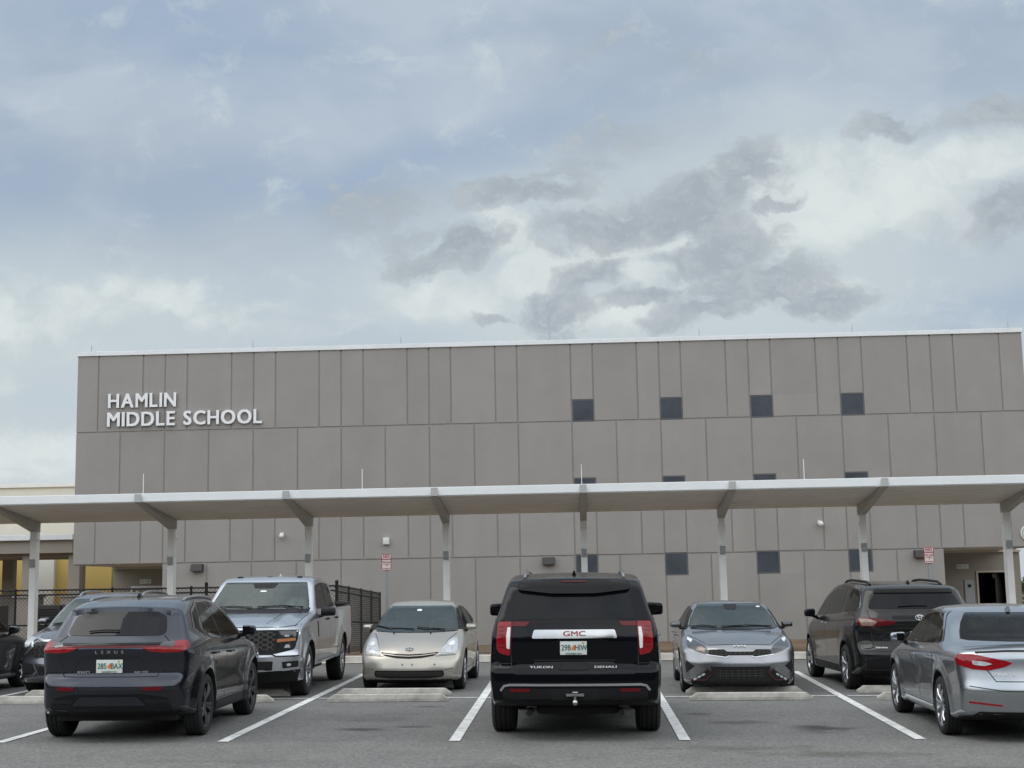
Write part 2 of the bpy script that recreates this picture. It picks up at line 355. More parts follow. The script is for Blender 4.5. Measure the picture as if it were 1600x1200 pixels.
def build_body(root, s, paint, dark):
    me = car_body_mesh(s)
    o = link('body', me, [paint, dark], root)
    # wheel wells cut with cylinders
    bm = bmesh.new(); Wm = max(p[1] for p in s['plan'])
    for a in s['axles']:
        for sd in (-1, 1):
            r = s['R']+s.get('gap', .055)
            vs = bmesh.ops.create_cone(bm, cap_ends=True, segments=48, radius1=r, radius2=r, depth=.8,
                matrix=Matrix.Translation((a, sd*(Wm+.12), s['R']+.01)) @ Matrix.Rotation(R(90), 4, 'X'))['verts']
    cme = bpy.data.meshes.new('c'); bm.to_mesh(cme); bm.free(); co = bpy.data.objects.new('c', cme); C.objects.link(co)
    md = o.modifiers.new('b', 'BOOLEAN'); md.object = co; md.operation = 'DIFFERENCE'; md.solver = 'EXACT'
    save = o.parent; o.parent = None
    dg = bpy.context.evaluated_depsgraph_get(); dg.update()
    me2 = bpy.data.meshes.new_from_object(o.evaluated_get(dg)); o.modifiers.clear(); o.data = me2; o.parent = save
    bpy.data.objects.remove(co); bpy.data.meshes.remove(me)
    me2.materials.clear(); me2.materials.append(paint); me2.materials.append(dark)
    for p in me2.polygons:
        p.use_smooth = True; c = p.center; mi = 0
        for a in s['axles']:
            if math.hypot(c.x-a, c.z-s['R']-.01) < s['R']+s.get('gap', .055)+.003 and abs(c.y) < Wm+.1: mi = 1
        if p.normal.z < -.93 and c.z < s.get('dz', .45): mi = 1
        p.material_index = mi
    me2.set_sharp_from_angle(angle=R(38))
    bm = bmesh.new(); bm.from_mesh(me2); bv = BVHTree.FromBMesh(bm); bm.free()
    o.name = 'body'
    return o, bv
VIEW = {'rear': (lambda a, b: (Vector((-6, a, b)), Vector((1, 0, 0)))), 'front': (lambda a, b: (Vector((6, a, b)), Vector((-1, 0, 0)))),
        'left': (lambda a, b: (Vector((a, 4, b)), Vector((0, -1, 0)))), 'right': (lambda a, b: (Vector((a, -4, b)), Vector((0, 1, 0)))),
        'top': (lambda a, b: (Vector((a, b, 5)), Vector((0, 0, -1))))}
def flat_cut(poly, grid):
    bm = bmesh.new(); bm.faces.new([bm.verts.new((a, b, 0)) for a, b in poly])
    bmesh.ops.triangulate(bm, faces=bm.faces[:])
    for ax in (0, 1):
        lo = min(p[ax] for p in poly); hi = max(p[ax] for p in poly); k = int((hi-lo)/grid)
        for i in range(1, k+1):
            c = [0, 0, 0]; c[ax] = lo+(hi-lo)*i/(k+1); nn = [0, 0, 0]; nn[ax] = 1
            bmesh.ops.bisect_plane(bm, geom=bm.verts[:]+bm.edges[:]+bm.faces[:], dist=1e-6, plane_co=c, plane_no=nn)
    return bm
def project(bm, bv, view, off, thick):
    o0, d = VIEW[view](0, 0); hits = {}
    for v in bm.verts:
        o, d = VIEW[view](v.co.x, v.co.y)
        h = bv.ray_cast(o, d)
        if h[0] is not None: hits[v] = (h[0], h[1])
    if not hits: return bm
    dep = sorted((h[0]-VIEW[view](0, 0)[0]).dot(d) for h in hits.values()); dmid = dep[int(len(dep)*.8)]
    for v in bm.verts[:]:
        if v in hits: p, n = hits[v]
        else:
            o, d = VIEW[view](v.co.x, v.co.y); p, n, _, _ = bv.find_nearest(o+d*dmid)
        if n.dot(d) > 0: n = -n
        v.co = p+n*off
    ed = [e for e in bm.edges if e.is_boundary]
    if thick:
        r = bmesh.ops.extrude_edge_only(bm, edges=ed)
        for v in [g for g in r['geom'] if isinstance(g, bmesh.types.BMVert)]: v.co += d*thick
    bmesh.ops.recalc_face_normals(bm, faces=bm.faces)
    f = max(bm.faces, key=lambda f: f.calc_area())
    bm.normal_update()
    s = sum(f.normal.dot(d)*f.calc_area() for f in bm.faces)
    if s > 0: bmesh.ops.reverse_faces(bm, faces=bm.faces)
    return bm
def patch(name, root, bv, pts, view, m, off=.004, thick=.012, r=.02, grid=.05, label=None):
    poly = roundpoly(pts, r, 4) if r else [p[:2] for p in pts]
    bm = project(flat_cut([tuple(p) for p in poly], grid), bv, view, off, thick)
    o = obj(name, bm, m, root, True, 35)
    if label: o['label'] = label
    return o
def sym(pts, view):
    return [(-p[0], *p[1:]) for p in pts] if view in ('rear', 'front') else pts
def patch2(name, root, bv, pts, view, m, **k):
    if view == 'side': return [patch(name, root, bv, pts, v, m, **k) for v in ('left', 'right')]
    return [patch(name, root, bv, pts, view, m, **k), patch(name, root, bv, sym(pts, view), view, m, **k)]
def ribbon(poly, w):
    P = [Vector(p) for p in poly]; Lr = []; Rr = []
    for i, p in enumerate(P):
        d = (P[min(i+1, len(P)-1)]-P[max(i-1, 0)]).normalized(); n = Vector((-d.y, d.x))
        Lr.append(p+n*w/2); Rr.append(p-n*w/2)
    return Lr, Rr
def strip_bm(bm0, bv, lines, view, w, off, seg=.05):
    for ln in lines:
        q = []
        for a, b in zip(ln, ln[1:]):
            k = max(1, int(math.hypot(b[0]-a[0], b[1]-a[1])/seg))
            q += [(a[0]+(b[0]-a[0])*i/k, a[1]+(b[1]-a[1])*i/k) for i in range(k)]
        q.append(ln[-1])
        Lr, Rr = ribbon(q, w); row = []
        for a, b in zip(Lr, Rr):
            vs = []
            for p in (a, b):
                o, d = VIEW[view](p.x, p.y); h = bv.ray_cast(o, d)
                if h[0] is None: vs = None; break
                n = h[1] if h[1].dot(d) < 0 else -h[1]
                vs.append(bm0.verts.new(h[0]+n*off))
            row.append(vs)
        for a, b in zip(row, row[1:]):
            if a and b: bm0.faces.new((a[0], a[1], b[1], b[0]))
def inside(a, b, pts):
    c = False
    for i in range(len(pts)):
        x1, y1 = pts[i-1][:2]; x2, y2 = pts[i][:2]
        if (y1 > b) != (y2 > b) and a < (x2-x1)*(b-y1)/(y2-y1)+x1: c = not c
    return c
def shrink(pts, d):
    # pull an outline inwards by about d
    cx = sum(p[0] for p in pts)/len(pts); cz = sum(p[1] for p in pts)/len(pts); out = []
    for p in pts:
        v = Vector((p[0]-cx, p[1]-cz)); out.append((p[0]-v.x/max(abs(v.x), .05)*min(d, abs(v.x)), p[1]-v.y/max(abs(v.y), .05)*min(d, abs(v.y))))
    return out
def open_glass(body, bv, root, front=None, rear=None, sides=(), belt=1.0, xw=1.2, wide=.70, clear_rear=True, rear_x=-.9):
    # takes the painted skin out behind each pane, seals the edges and furnishes the cabin
    bm = bmesh.new(); bm.from_mesh(body.data); bm.normal_update(); kill = []
    F = shrink(front, .022) if front else None; Rr = shrink(rear, .022) if rear else None; Sd = [shrink(w, .02) for w in sides]
    for f in bm.faces:
        c = f.calc_center_median(); n = f.normal
        if F and n.x > .15 and c.x > 0 and inside(c.y, c.z, F): kill.append(f)
        elif Rr and n.x < -.15 and c.x < -.3 and inside(c.y, c.z, Rr): kill.append(f)
        elif abs(n.y) > .4 and any(inside(c.x, c.z, w) for w in Sd): kill.append(f)
    bmesh.ops.delete(bm, geom=kill, context='FACES'); bm.to_mesh(body.data); bm.free()
    spec = []
    if front: spec.append(('front', [[*shrink(front, .016), shrink(front, .016)[0]]]))
    if rear: spec.append(('rear', [[*shrink(rear, .016), shrink(rear, .016)[0]]]))
    if spec: seams('window_seal', root, bv, spec, MT['black_plastic'], .050, .0035)
    for w in sides:
        for v in ('left', 'right'): seams('window_seal', root, bv, [(v, [[*shrink(w, .014), shrink(w, .014)[0]]])], MT['black_plastic'], .042, .002)
    bm = bmesh.new(); bx(bm, -1.0, xw-.35, -wide+.05, wide-.05, .32, belt-.42); bx(bm, xw-.62, xw-.02, -wide+.04, wide-.04, belt-.35, belt-.045, .05)
    bx(bm, -1.75, -1.02, -wide+.08, wide-.08, belt-.45, belt-.10, .04); obj('dashboard', bm, MT['interior'], root, True)
    for x, n in ((xw-1.22, 2), (rear_x, 3)):
        for y in ((-.37, .37) if n == 2 else (-.42, 0, .42)):
            w = .25 if n == 2 else .21; bm = bmesh.new()
            vs = bx(bm, x-.11, x+.03, y-w, y+w, belt-.5, belt+.13, .05)
            bx(bm, x-.06, x+.48, y-w, y+w, belt-.58, belt-.40, .05)
            bx(bm, x-.15, x-.05, y-.13, y+.13, belt+.17, belt+.36 if n == 2 else belt+.30, .04); bx(bm, x-.11, x-.09, y-.06, y-.04, belt+.1, belt+.2); bx(bm, x-.11, x-.09, y+.04, y+.06, belt+.1, belt+.2)
            obj('car_seat', bm, MT['seat'], root, True)
    bm = bmesh.new(); tube(bm, [(xw-.66-.06*math.sin(a*math.pi/12), .37+.18*math.cos(a*math.pi/12), belt+.01+.17*math.sin(a*math.pi/12)) for a in range(25)], .016, 6); bx(bm, xw-.70, xw-.60, .22, .52, belt-.03, belt+.02, .01); obj('steering_wheel', bm, MT['interior'], root, True)
def seams(name, root, bv, spec, m, w=.010, off=.0015):
    if any(v == 'side' for v, _ in spec) and name in ('door_seam', 'window_trim', 'chrome_trim', 'sill_trim'):
        return [seams(name, root, bv, [(v2 if v == 'side' else v, l) for v, l in spec], m, w, off) for v2 in ('left', 'right')]
    bm = bmesh.new()
    for view, lines in spec:
        for v in (('left', 'right') if view == 'side' else (view,)): strip_bm(bm, bv, lines, v, w, off)
    bmesh.ops.recalc_face_normals(bm, faces=bm.faces)
    return obj(name, bm, m, root, True)
WHEEL_CACHE = {}
def make_wheels(root, s, style, rimmat, tyremat, darkmat):
    Rr, tw, rr = s['R'], s.get('tw', .235), s['rim']
    key = (Rr, tw, rr, style, rimmat.name)
    if key not in WHEEL_CACHE:
        # tyre, outer face at +y
        h = tw/2; bm = bmesh.new()
        prof = [(-h*.80, rr-.012), (-h*.95, rr+.02), (-h, rr+(Rr-rr)*.5), (-h*.92, Rr-.022), (-h*.78, Rr-.006)]
        for k in range(4):
            a = -h*.62+k*h*.41
            prof += [(a-.012, Rr), (a-.006, Rr-.009), (a+.006, Rr-.009), (a+.012, Rr)]
        prof += [(h*.78, Rr-.006), (h*.92, Rr-.022), (h, rr+(Rr-rr)*.5), (h*.95, rr+.02), (h*.80, rr-.012)]
        lathe(bm, prof, 56); bmesh.ops.recalc_face_normals(bm, faces=bm.faces)
        tme = bpy.data.meshes.new('tyre'); bm.to_mesh(tme); bm.free()
        for p in tme.polygons: p.use_smooth = True
        tme.set_sharp_from_angle(angle=R(50)); tme.materials.append(tyremat)
        # rim: barrel lip + spokes + hub
        bm = bmesh.new()
        lathe(bm, [(h*.86, rr-.004), (h*.90, rr+.004), (h*.84, rr-.012), (h*.70, rr-.022), (-h*.7, rr-.03)], 48)
        n, dbl, wid = style
        for i in range(n):
            a = 2*math.pi*i/n
            for dd in ((-1, 1) if dbl else (0,)):
                a0 = a+dd*.06; a1 = a+dd*dbl
                p0 = Vector((math.cos(a0)*.05, h*.62, math.sin(a0)*.05)); p1 = Vector((math.cos(a1)*(rr-.012), h*.82, math.sin(a1)*(rr-.012)))
                d = (p1-p0).normalized(); t = Vector((0, 1, 0)).cross(d).normalized(); nn = d.cross(t)
                if nn.y < 0: nn = -nn
                vs = []
                for p, w in ((p0, wid*1.15), (p0.lerp(p1, .6)+nn*.012, wid*.8), (p1, wid)):
                    vs.append([bm.verts.new(p+t*w), bm.verts.new(p+t*w*.55+nn*.012), bm.verts.new(p-t*w*.55+nn*.012), bm.verts.new(p-t*w), bm.verts.new(p-nn*.035)])
                for A, B in zip(vs, vs[1:]):
                    for k in range(5): bm.faces.new((A[k], A[(k+1) % 5], B[(k+1) % 5], B[k]))
        rg = lathe(bm, [(h*.60, .075), (h*.70, .062), (h*.74, .03)], 24); bm.faces.new(rg[-1])
        bmesh.ops.recalc_face_normals(bm, faces=bm.faces)
        rme = bpy.data.meshes.new('rim'); bm.to_mesh(rme); bm.free()
        for p in rme.polygons: p.use_smooth = True
        rme.set_sharp_from_angle(angle=R(30)); rme.materials.append(rimmat)
        bm = bmesh.new(); rg = lathe(bm, [(-h*.9, rr-.03), (h*.05, rr-.035), (h*.12, rr*.72), (h*.2, .03)], 40); bm.faces.new(rg[-1]); bm.faces.new(rg[0])
        bmesh.ops.recalc_face_normals(bm, faces=bm.faces)
        wme = bpy.data.meshes.new('wheel'); bm.to_mesh(wme); bm.free(); wme.materials.append(darkmat)
        WHEEL_CACHE[key] = (tme, rme, wme)
    tme, rme, wme = WHEEL_CACHE[key]
    for a in s['axles']:
        for sd in (1, -1):
            w = bpy.data.objects.new('wheel', wme); C.objects.link(w); w.parent = root
            w.location = (a, sd*(s['track']-tw/2), Rr); w.rotation_euler = (0, R(random.uniform(0, 60)), 0 if sd > 0 else math.pi)
            for nme, me in (('tyre', tme), ('rim', rme)):
                c = bpy.data.objects.new(nme, me); C.objects.link(c); c.parent = w
def mirror_pair(root, pos, size, paint, glassm, dark, rake=.12, arm=.10):
    # pos = centre of left housing (x,y,z); size = (depth,width,height)
    for sd in (1, -1):
        bm = bmesh.new(); x, y, z = pos; dx, dy, dz = size
        vs = bx(bm, x-dx/2, x+dx/2, sd*y-dy/2, sd*y+dy/2, z-dz/2, z+dz/2)
        for v in bm.verts:
            if v.co.x > x:   # taper the front of the housing
                v.co.z = z+(v.co.z-z)*.62; v.co.y = sd*y+(v.co.y-sd*y)*.78
            if (v.co.y-sd*y)*sd > 0: v.co.x -= rake*.5; v.co.z = z+(v.co.z-z)*.86
        bmesh.ops.bevel(bm, geom=bm.edges[:], offset=min(dx, dz)*.28, segments=3, affect='EDGES', profile=.6)
        o = obj('door_mirror', bm, paint, root, True, 60)
        g = bmesh.new(); bxm(g, Matrix.Translation((x-dx/2-.001-rake*.25, sd*y, z)) @ Matrix.Rotation(-sd*math.atan2(rake*.5, dy)*1.0, 4, 'Z'), .012, dy*.80, dz*.70, .004)
        obj('mirror_glass', g, glassm, o, True)
        g = bmesh.new(); bar(g, (x+.02, sd*(y-dy*.3), z-dz*.35), (x+.07, sd*(y-dy/2-arm), z-dz*.55), .028, 8)
        obj('mirror_arm', g, dark, o, True)
def handles(root, bv, pts, m, w=.20, h=.028):
    for (x, z) in pts:
        for view, sd in (('left', 1), ('right', -1)):
            o, d = VIEW[view](x, z); hh = bv.ray_cast(o, d)
            if hh[0] is None: continue
            yy_ = hh[0].y+sd*.016; bm = bmesh.new(); bx(bm, x-w/2, x+w/2, yy_-.010, yy_+.010, z-h/2, z+h/2, .008)
            for e in (-1, 1): bx(bm, x+e*(w/2-.03)-.014, x+e*(w/2-.03)+.014, yy_-.03, yy_+.002, z-.009, z+.009)
            obj('door_handle', bm, m, root, True)
def on_body(bv, view, a, b):
    o, d = VIEW[view](a, b); h = bv.ray_cast(o, d)
    n = h[1] if h[1].dot(d) < 0 else -h[1]
    return h[0], n
def surf_frame(bv, view, a, b, off=.004, flat=False):
    p, n = on_body(bv, view, a, b)
    d = VIEW[view](0, 0)[1]
    if flat: n = -d
    up = Vector((0, 0, 1)); r = up.cross(n).normalized(); u = n.cross(r)
    return fr(p+n*off, r, u)
def badge(name, root, bv, view, a, b, s, size, m, bold=.02, sx=1.0, spacing=1.0, off=.006, depth=.008, label=None):
    o = obj(name, xf(text_bm(s, size, depth, bold, sx, 'CENTER', spacing), surf_frame(bv, view, a, b, off)), m, root)
    if label: o['label'] = label
    return o
def plate(root, bv, view, a, b, txt, sub, off=.03):
    F = surf_frame(bv, view, a, b, off, True)
    bm = bmesh.new(); bx(bm, -.152, .152, -.076, .076, -.012, 0, .008); xf(bm, F)
    p = obj('license_plate', bm, MT['plate'], root, True)
    for t, x in zip(txt or (), (-.083, .083)):
        obj('plate_lettering', xf(text_bm(t, .088, .002, .012, .80), F @ Matrix.Translation((x, .002, .0015))), MT['plate_green'], p)
    bm = bmesh.new(); bmesh.ops.create_circle(bm, cap_ends=True, segments=12, radius=.022, matrix=Matrix.Translation((0, -.004, .0012)))
    bmesh.ops.create_circle(bm, cap_ends=True, segments=12, radius=.018, matrix=Matrix.Translation((.012, .018, .0014)))
    obj('plate_emblem', xf(bm, F), MT['orange'], p)
    bm = bmesh.new(); bx(bm, .095, .125, .045, .066, 0, .001); obj('plate_sticker', xf(bm, F), MT['yellow_paint'], p)
    if txt: obj('plate_lettering', xf(text_bm(sub, .022, .002, .01), F @ Matrix.Translation((0, -.062, .0015))), MT['plate_green'], p)
    bm = bmesh.new(); bx(bm, -.158, .158, -.082, .082, -.016, -.004, .004); obj('plate_frame', xf(bm, F), MT['black_plastic'], p)
def wiper(root, bv, view, pts, m):
    bm = bmesh.new(); P = []
    for a, b in pts:
        p, n = on_body(bv, view, a, b); P.append(p+n*.022)
    tube(bm, P, .009, 6); return obj('wiper', bm, m, root, True)
def ring_badge(name, root, bv, view, a, b, parts, m, off=.008):
    F = surf_frame(bv, view, a, b, off); bm = bmesh.new()
    for (cx, cy, rx, ry) in parts:
        tube(bm, [(cx+rx*math.cos(t*math.pi/12), cy+ry*math.sin(t*math.pi/12), 0) for t in range(25)], .0065, 6)
    return obj(name, xf(bm, F), m, root, True)
TOY = [(0, 0, .068, .045), (0, 0, .022, .043), (0, .018, .042, .016)]
def car_root(name, label, x, y, head, group='cars parked in the lot'):
    h = R(head); f = Vector((math.cos(h), math.sin(h), 0)); f = (f-GN*f.dot(GN)).normalized(); l = GN.cross(f)
    M = Matrix((f, l, GN)).transposed()
    return thing(name, label, {'pickup_truck': 'pickup truck', 'minivan': 'minivan'}.get(name, 'car'), (x, y, gz(x, y)), group, M.to_euler())
# ---------------------------------------------------------------- materials
MT = dict(
 black_plastic=mat('black_plastic', (.008, .008, .009), .5, spec=.25, nscale=40, namp=.2),
 dark=mat('dark_void', (.004, .004, .004), .9),
 under=mat('underbody', (.006, .006, .006), .85, nscale=8, namp=.3),
 rubber=mat('rubber', (.013, .013, .014), .85, nscale=30, namp=.25, bump=.2, bscale=200),
 gloss_black=mat('gloss_black', (.004, .004, .005), .12, spec=.25, nscale=6, namp=.1),
 glass_dark=mat('tinted_glass', (.006, .007, .009), .03, spec=.22, nscale=3, namp=.2),
 glass_wind=mat('windscreen_glass', (.026, .036, .037), .04, spec=.55, nscale=2.2, namp=.35),
 glass_side=mat('side_glass', (.005, .006, .006), .03, spec=.10, nscale=3, namp=.25),
 chrome=mat('chrome', (.44, .45, .46), .12, metal=1, nscale=6, namp=.04),
 satin=mat('satin_metal', (.55, .56, .58), .30, metal=1, nscale=10, namp=.05),
 alloy=mat('alloy', (.42, .43, .45), .30, metal=.9, nscale=10, namp=.08),
 alloy_dark=mat('dark_alloy', (.05, .05, .055), .35, metal=.7, nscale=10, namp=.1),
 red=mat('red_lens', (.24, .005, .010), .12, spec=.35, coat=.3, nscale=50, namp=.25),
 red_dim=mat('dim_red_lens', (.11, .003, .007), .15, spec=.25, coat=.2, nscale=50, namp=.25),
 lens=mat('clear_lens', (.42, .44, .46), .10, spec=.6, coat=.5, nscale=26, namp=.35),
 lens_dark=mat('smoked_lens', (.03, .032, .035), .06, spec=.6, coat=.6, nscale=26, namp=.5),
 lens_white=mat('white_lens', (.75, .74, .72), .15, coat=.5, nscale=70, namp=.12),
 orange=mat('orange', (.75, .17, .03), .35, nscale=20, namp=.1),
 amber=mat('amber_lens', (.42, .17, .075), .15, coat=.4, nscale=40, namp=.15),
 plate=mat('plate_white', (.62, .66, .64), .35, nscale=12, namp=.05),
 plate_green=mat('plate_green', (.02, .10, .06), .4, nscale=9, namp=.1),
 yellow_paint=mat('yellow_sticker', (.6, .4, .05), .5, nscale=9, namp=.1),
 seam=mat('seam', (.004, .004, .005), .7, nscale=9, namp=.1),
 red_letter=mat('red_badge', (.25, .008, .01), .2, coat=.4, nscale=9, namp=.1),
 gold=mat('warm_lens', (.28, .19, .15), .12, spec=.6, coat=.5, nscale=26, namp=.35),
 sticker=mat('sticker', (.7, .74, .72), .6, nscale=9, namp=.04),
 facade=mat('stucco', (.322, .305, .290), .9, spec=.2, nscale=.55, namp=.05, bump=.35, bscale=30, stain=(.35, (1, 1, .35), .4, (.295, .282, .258)), coord='Object'),
 coping=mat('coping_metal', (.78, .80, .82), .45, nscale=2, namp=.06),
 white_metal=mat('white_metal', (.80, .82, .83), .42, nscale=1.5, namp=.05),
 canopy=mat('canopy_metal', (.74, .735, .72), .5, nscale=1.2, namp=.07),
 column=mat('column_metal', (.84, .85, .84), .45, nscale=2.5, namp=.06),
 box_grey=mat('grey_box', (.30, .31, .32), .5, nscale=9, namp=.1),
 soffit=mat('soffit', (.50, .44, .37), .8, nscale=2, namp=.06),
 recess=mat('recess_wall', (.30, .275, .235), .9, nscale=1, namp=.07, bump=.3, bscale=30),
 pane=mat('window_pane', (.064, .075, .090), .22, spec=.35, nscale=1.3, namp=.25),
 frame=mat('window_frame', (.10, .105, .115), .5, nscale=9, namp=.1),
 letter=mat('letter_metal', (.86, .86, .88), .40, nscale=5, namp=.05),
 bronze=mat('bronze_fixture', (.035, .032, .030), .5, nscale=12, namp=.15),
 white_plastic=mat('white_plastic', (.70, .70, .68), .45, nscale=12, namp=.05),
 arm=mat('arm_metal', (.43, .43, .42), .5, nscale=2.5, namp=.06),
 black_metal=mat('black_fence', (.010, .010, .011), .5, nscale=12, namp=.2),
 cream=mat('cream_wall', (.74, .725, .675), .85, nscale=.7, namp=.05, bump=.2, bscale=25),
 yellow=mat('yellow_wall', (.62, .45, .15), .85, nscale=.7, namp=.06, bump=.2, bscale=25),
 tan=mat('tan_stucco', (.34, .31, .27), .9, nscale=.9, namp=.08, bump=.3, bscale=25),
 concrete=mat('concrete', (.50, .475, .43), .9, nscale=5, namp=.13, bump=.3, bscale=60, stain=(2.2, (1, 1, 1), .5, (.27, .255, .225))),
 stop=mat('stop_concrete', (.45, .435, .395), .9, nscale=9, namp=.20, bump=.4, bscale=50, stain=(3.5, (1, 1, 2), .75, (.24, .23, .20))),
 sign_red=mat('sign_red', (.30, .03, .04), .5, nscale=9, namp=.1),
 sign_face=mat('sign_face', (.66, .56, .55), .5, nscale=9, namp=.04),
 steel=mat('galvanised_steel', (.33, .35, .36), .45, metal=.5, nscale=9, namp=.12),
 soil=mat('far_ground', (.10, .11, .06), .95, nscale=.3, namp=.3),
 bark=mat('bark', (.09, .07, .05), .9, nscale=9, namp=.3),
)
def see_through(name, tint, base=1.0, ior=1.45):
    m = bpy.data.materials.new(name); m.use_nodes = True; t = m.node_tree; t.nodes.clear()
    o = t.nodes.new('ShaderNodeOutputMaterial'); mx = t.nodes.new('ShaderNodeMixShader'); tr = t.nodes.new('ShaderNodeBsdfTransparent'); gl = t.nodes.new('ShaderNodeBsdfGlossy')
    f = t.nodes.new('ShaderNodeFresnel'); f.inputs[0].default_value = ior; gl.inputs['Roughness'].default_value = .02; gl.inputs['Color'].default_value = (*(base if isinstance(base, tuple) else (base,)*3), 1)
    tc_ = t.nodes.new('ShaderNodeTexCoord'); n = t.nodes.new('ShaderNodeTexNoise'); n.inputs['Scale'].default_value = 2; t.links.new(tc_.outputs['Object'], n.inputs['Vector'])
    m2 = t.nodes.new('ShaderNodeMix'); m2.data_type = 'RGBA'; t.links.new(n.outputs[0], m2.inputs['Factor']); m2.inputs[6].default_value = (*[c*.9 for c in tint], 1); m2.inputs[7].default_value = (*tint, 1); t.links.new(m2.outputs[2], tr.inputs[0])
    t.links.new(f.outputs[0], mx.inputs[0]); t.links.new(tr.outputs[0], mx.inputs[1]); t.links.new(gl.outputs[0], mx.inputs[2]); t.links.new(mx.outputs[0], o.inputs[0]); return m
MT['clear_glass'] = see_through('clear_glass', (.80, .88, .85), (.90, 1.0, .98), 1.85); MT['clear_side'] = see_through('clear_side_glass', (.42, .47, .45), .6); MT['privacy'] = see_through('privacy_glass', (.10, .11, .11), .6)
MT['interior'] = mat('car_interior', (.09, .09, .09), .8, nscale=9, namp=.2); MT['seat'] = mat('car_seat', (.26, .25, .24), .75, nscale=12, namp=.2)
def asphalt(name, col, stains_and_patches):
    m = mat(name, col, .85, spec=.35, nscale=1.1, namp=.11, bump=.8, bscale=55, bdist=.012)
    t = m.node_tree; b = t.nodes['Principled BSDF']; src = b.inputs['Base Color'].links[0].from_socket
    tcn = t.nodes.new('ShaderNodeTexCoord')
    vn = t.nodes.new('ShaderNodeTexVoronoi'); t.links.new(tcn.outputs['Object'], vn.inputs['Vector']); vn.inputs['Scale'].default_value = 42
    sp = t.nodes.new('ShaderNodeSeparateColor'); t.links.new(vn.outputs['Color'], sp.inputs[0])
    mr = t.nodes.new('ShaderNodeMapRange'); t.links.new(sp.outputs[0], mr.inputs['Value']); mr.inputs['To Min'].default_value = .70; mr.inputs['To Max'].default_value = 1.32
    mm = t.nodes.new('ShaderNodeMix'); mm.data_type = 'RGBA'; mm.blend_type = 'MULTIPLY'; mm.inputs['Factor'].default_value = 1
    t.links.new(src, mm.inputs[6]); t.links.new(mr.outputs[0], mm.inputs[7]); src = mm.outputs[2]
    wn = t.nodes.new('ShaderNodeTexNoise'); t.links.new(tcn.outputs['Object'], wn.inputs['Vector']); wn.inputs['Scale'].default_value = 2.2; wn.inputs['Detail'].default_value = 6
    for (x, y, rx, ry, k, c) in stains_and_patches:
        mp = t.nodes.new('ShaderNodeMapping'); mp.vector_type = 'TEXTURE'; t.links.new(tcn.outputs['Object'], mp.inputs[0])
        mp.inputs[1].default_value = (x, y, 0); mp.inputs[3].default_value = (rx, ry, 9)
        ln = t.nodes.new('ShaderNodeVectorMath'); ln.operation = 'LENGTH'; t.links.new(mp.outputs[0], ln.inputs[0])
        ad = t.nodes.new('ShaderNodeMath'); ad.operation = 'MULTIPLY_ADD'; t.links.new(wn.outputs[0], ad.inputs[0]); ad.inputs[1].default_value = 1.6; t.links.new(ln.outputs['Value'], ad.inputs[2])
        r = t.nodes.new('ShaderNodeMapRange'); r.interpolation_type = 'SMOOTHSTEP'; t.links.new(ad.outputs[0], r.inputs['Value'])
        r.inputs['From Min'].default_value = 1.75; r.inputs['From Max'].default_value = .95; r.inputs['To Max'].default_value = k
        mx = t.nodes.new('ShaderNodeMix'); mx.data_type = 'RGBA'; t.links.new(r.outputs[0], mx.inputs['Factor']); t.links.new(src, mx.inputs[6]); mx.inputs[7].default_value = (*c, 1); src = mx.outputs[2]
    t.links.new(src, b.inputs['Base Color']); return m
def paint_line_mat():
    m = mat('line_paint', (.70, .70, .69), .7, nscale=26, namp=.10, stain=(7, (1, 1, 1), .85, (.33, .33, .32))); return m

# ---------------------------------------------------------------- ground
def sheet(bm, pts, dz=0.0, tilt=True):
    bm.faces.new([bm.verts.new((x, y, (gz(x, y) if tilt else 0)+dz)) for x, y in pts])
def kerbY(x): return 32.75+.065*x
bm = bmesh.new(); sheet(bm, [(-900, -900), (900, -900), (900, 900), (-900, 900)], -1.4, False); struct('ground', bm, MT['soil'])
DK = (.03, .03, .03)
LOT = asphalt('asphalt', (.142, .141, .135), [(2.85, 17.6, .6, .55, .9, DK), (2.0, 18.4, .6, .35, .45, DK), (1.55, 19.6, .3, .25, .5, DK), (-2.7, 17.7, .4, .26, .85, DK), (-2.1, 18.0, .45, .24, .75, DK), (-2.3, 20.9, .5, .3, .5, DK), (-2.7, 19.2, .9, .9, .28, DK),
    (5.2, 18.0, .9, 2.4, .5, DK), (-5.4, 18.2, .9, 2.6, .3, DK), (0, 19, .9, 2.6, .5, DK), (-5.4, 25.5, .9, 2.6, .4, DK), (2.5, 25.5, .8, 2.2, .4, DK)])  # car-sized dark ellipses on the asphalt, centred beneath parked cars
AIS = asphalt('aisle_asphalt', (.152, .150, .143), [(1.7, 15.6, 1.1, .4, .5, (.06, .06, .04)), (2.6, 15.0, 1.4, .35, .5, (.06, .06, .04)), (-1, 14, .8, .4, .25, (.05, .05, .05)), (-3.6, 14.6, 1.6, .25, .3, (.07, .07, .065)), (3.9, 13.9, 1, .3, .3, (.05, .05, .035))])
bm = bmesh.new(); xs = [-75+5*i for i in range(31)]
for a, b in zip(xs, xs[1:]): sheet(bm, [(a, -60), (b, -60), (b, kerbY(b)-.35), (a, kerbY(a)-.35)])
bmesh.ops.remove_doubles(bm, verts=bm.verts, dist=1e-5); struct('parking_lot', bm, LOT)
bm = bmesh.new(); sheet(bm, [(-75, 5.5), (75, 5.5), (75, 16.33), (-75, 16.30)], .004); struct('drive_aisle', bm, AIS)
LP = paint_line_mat()
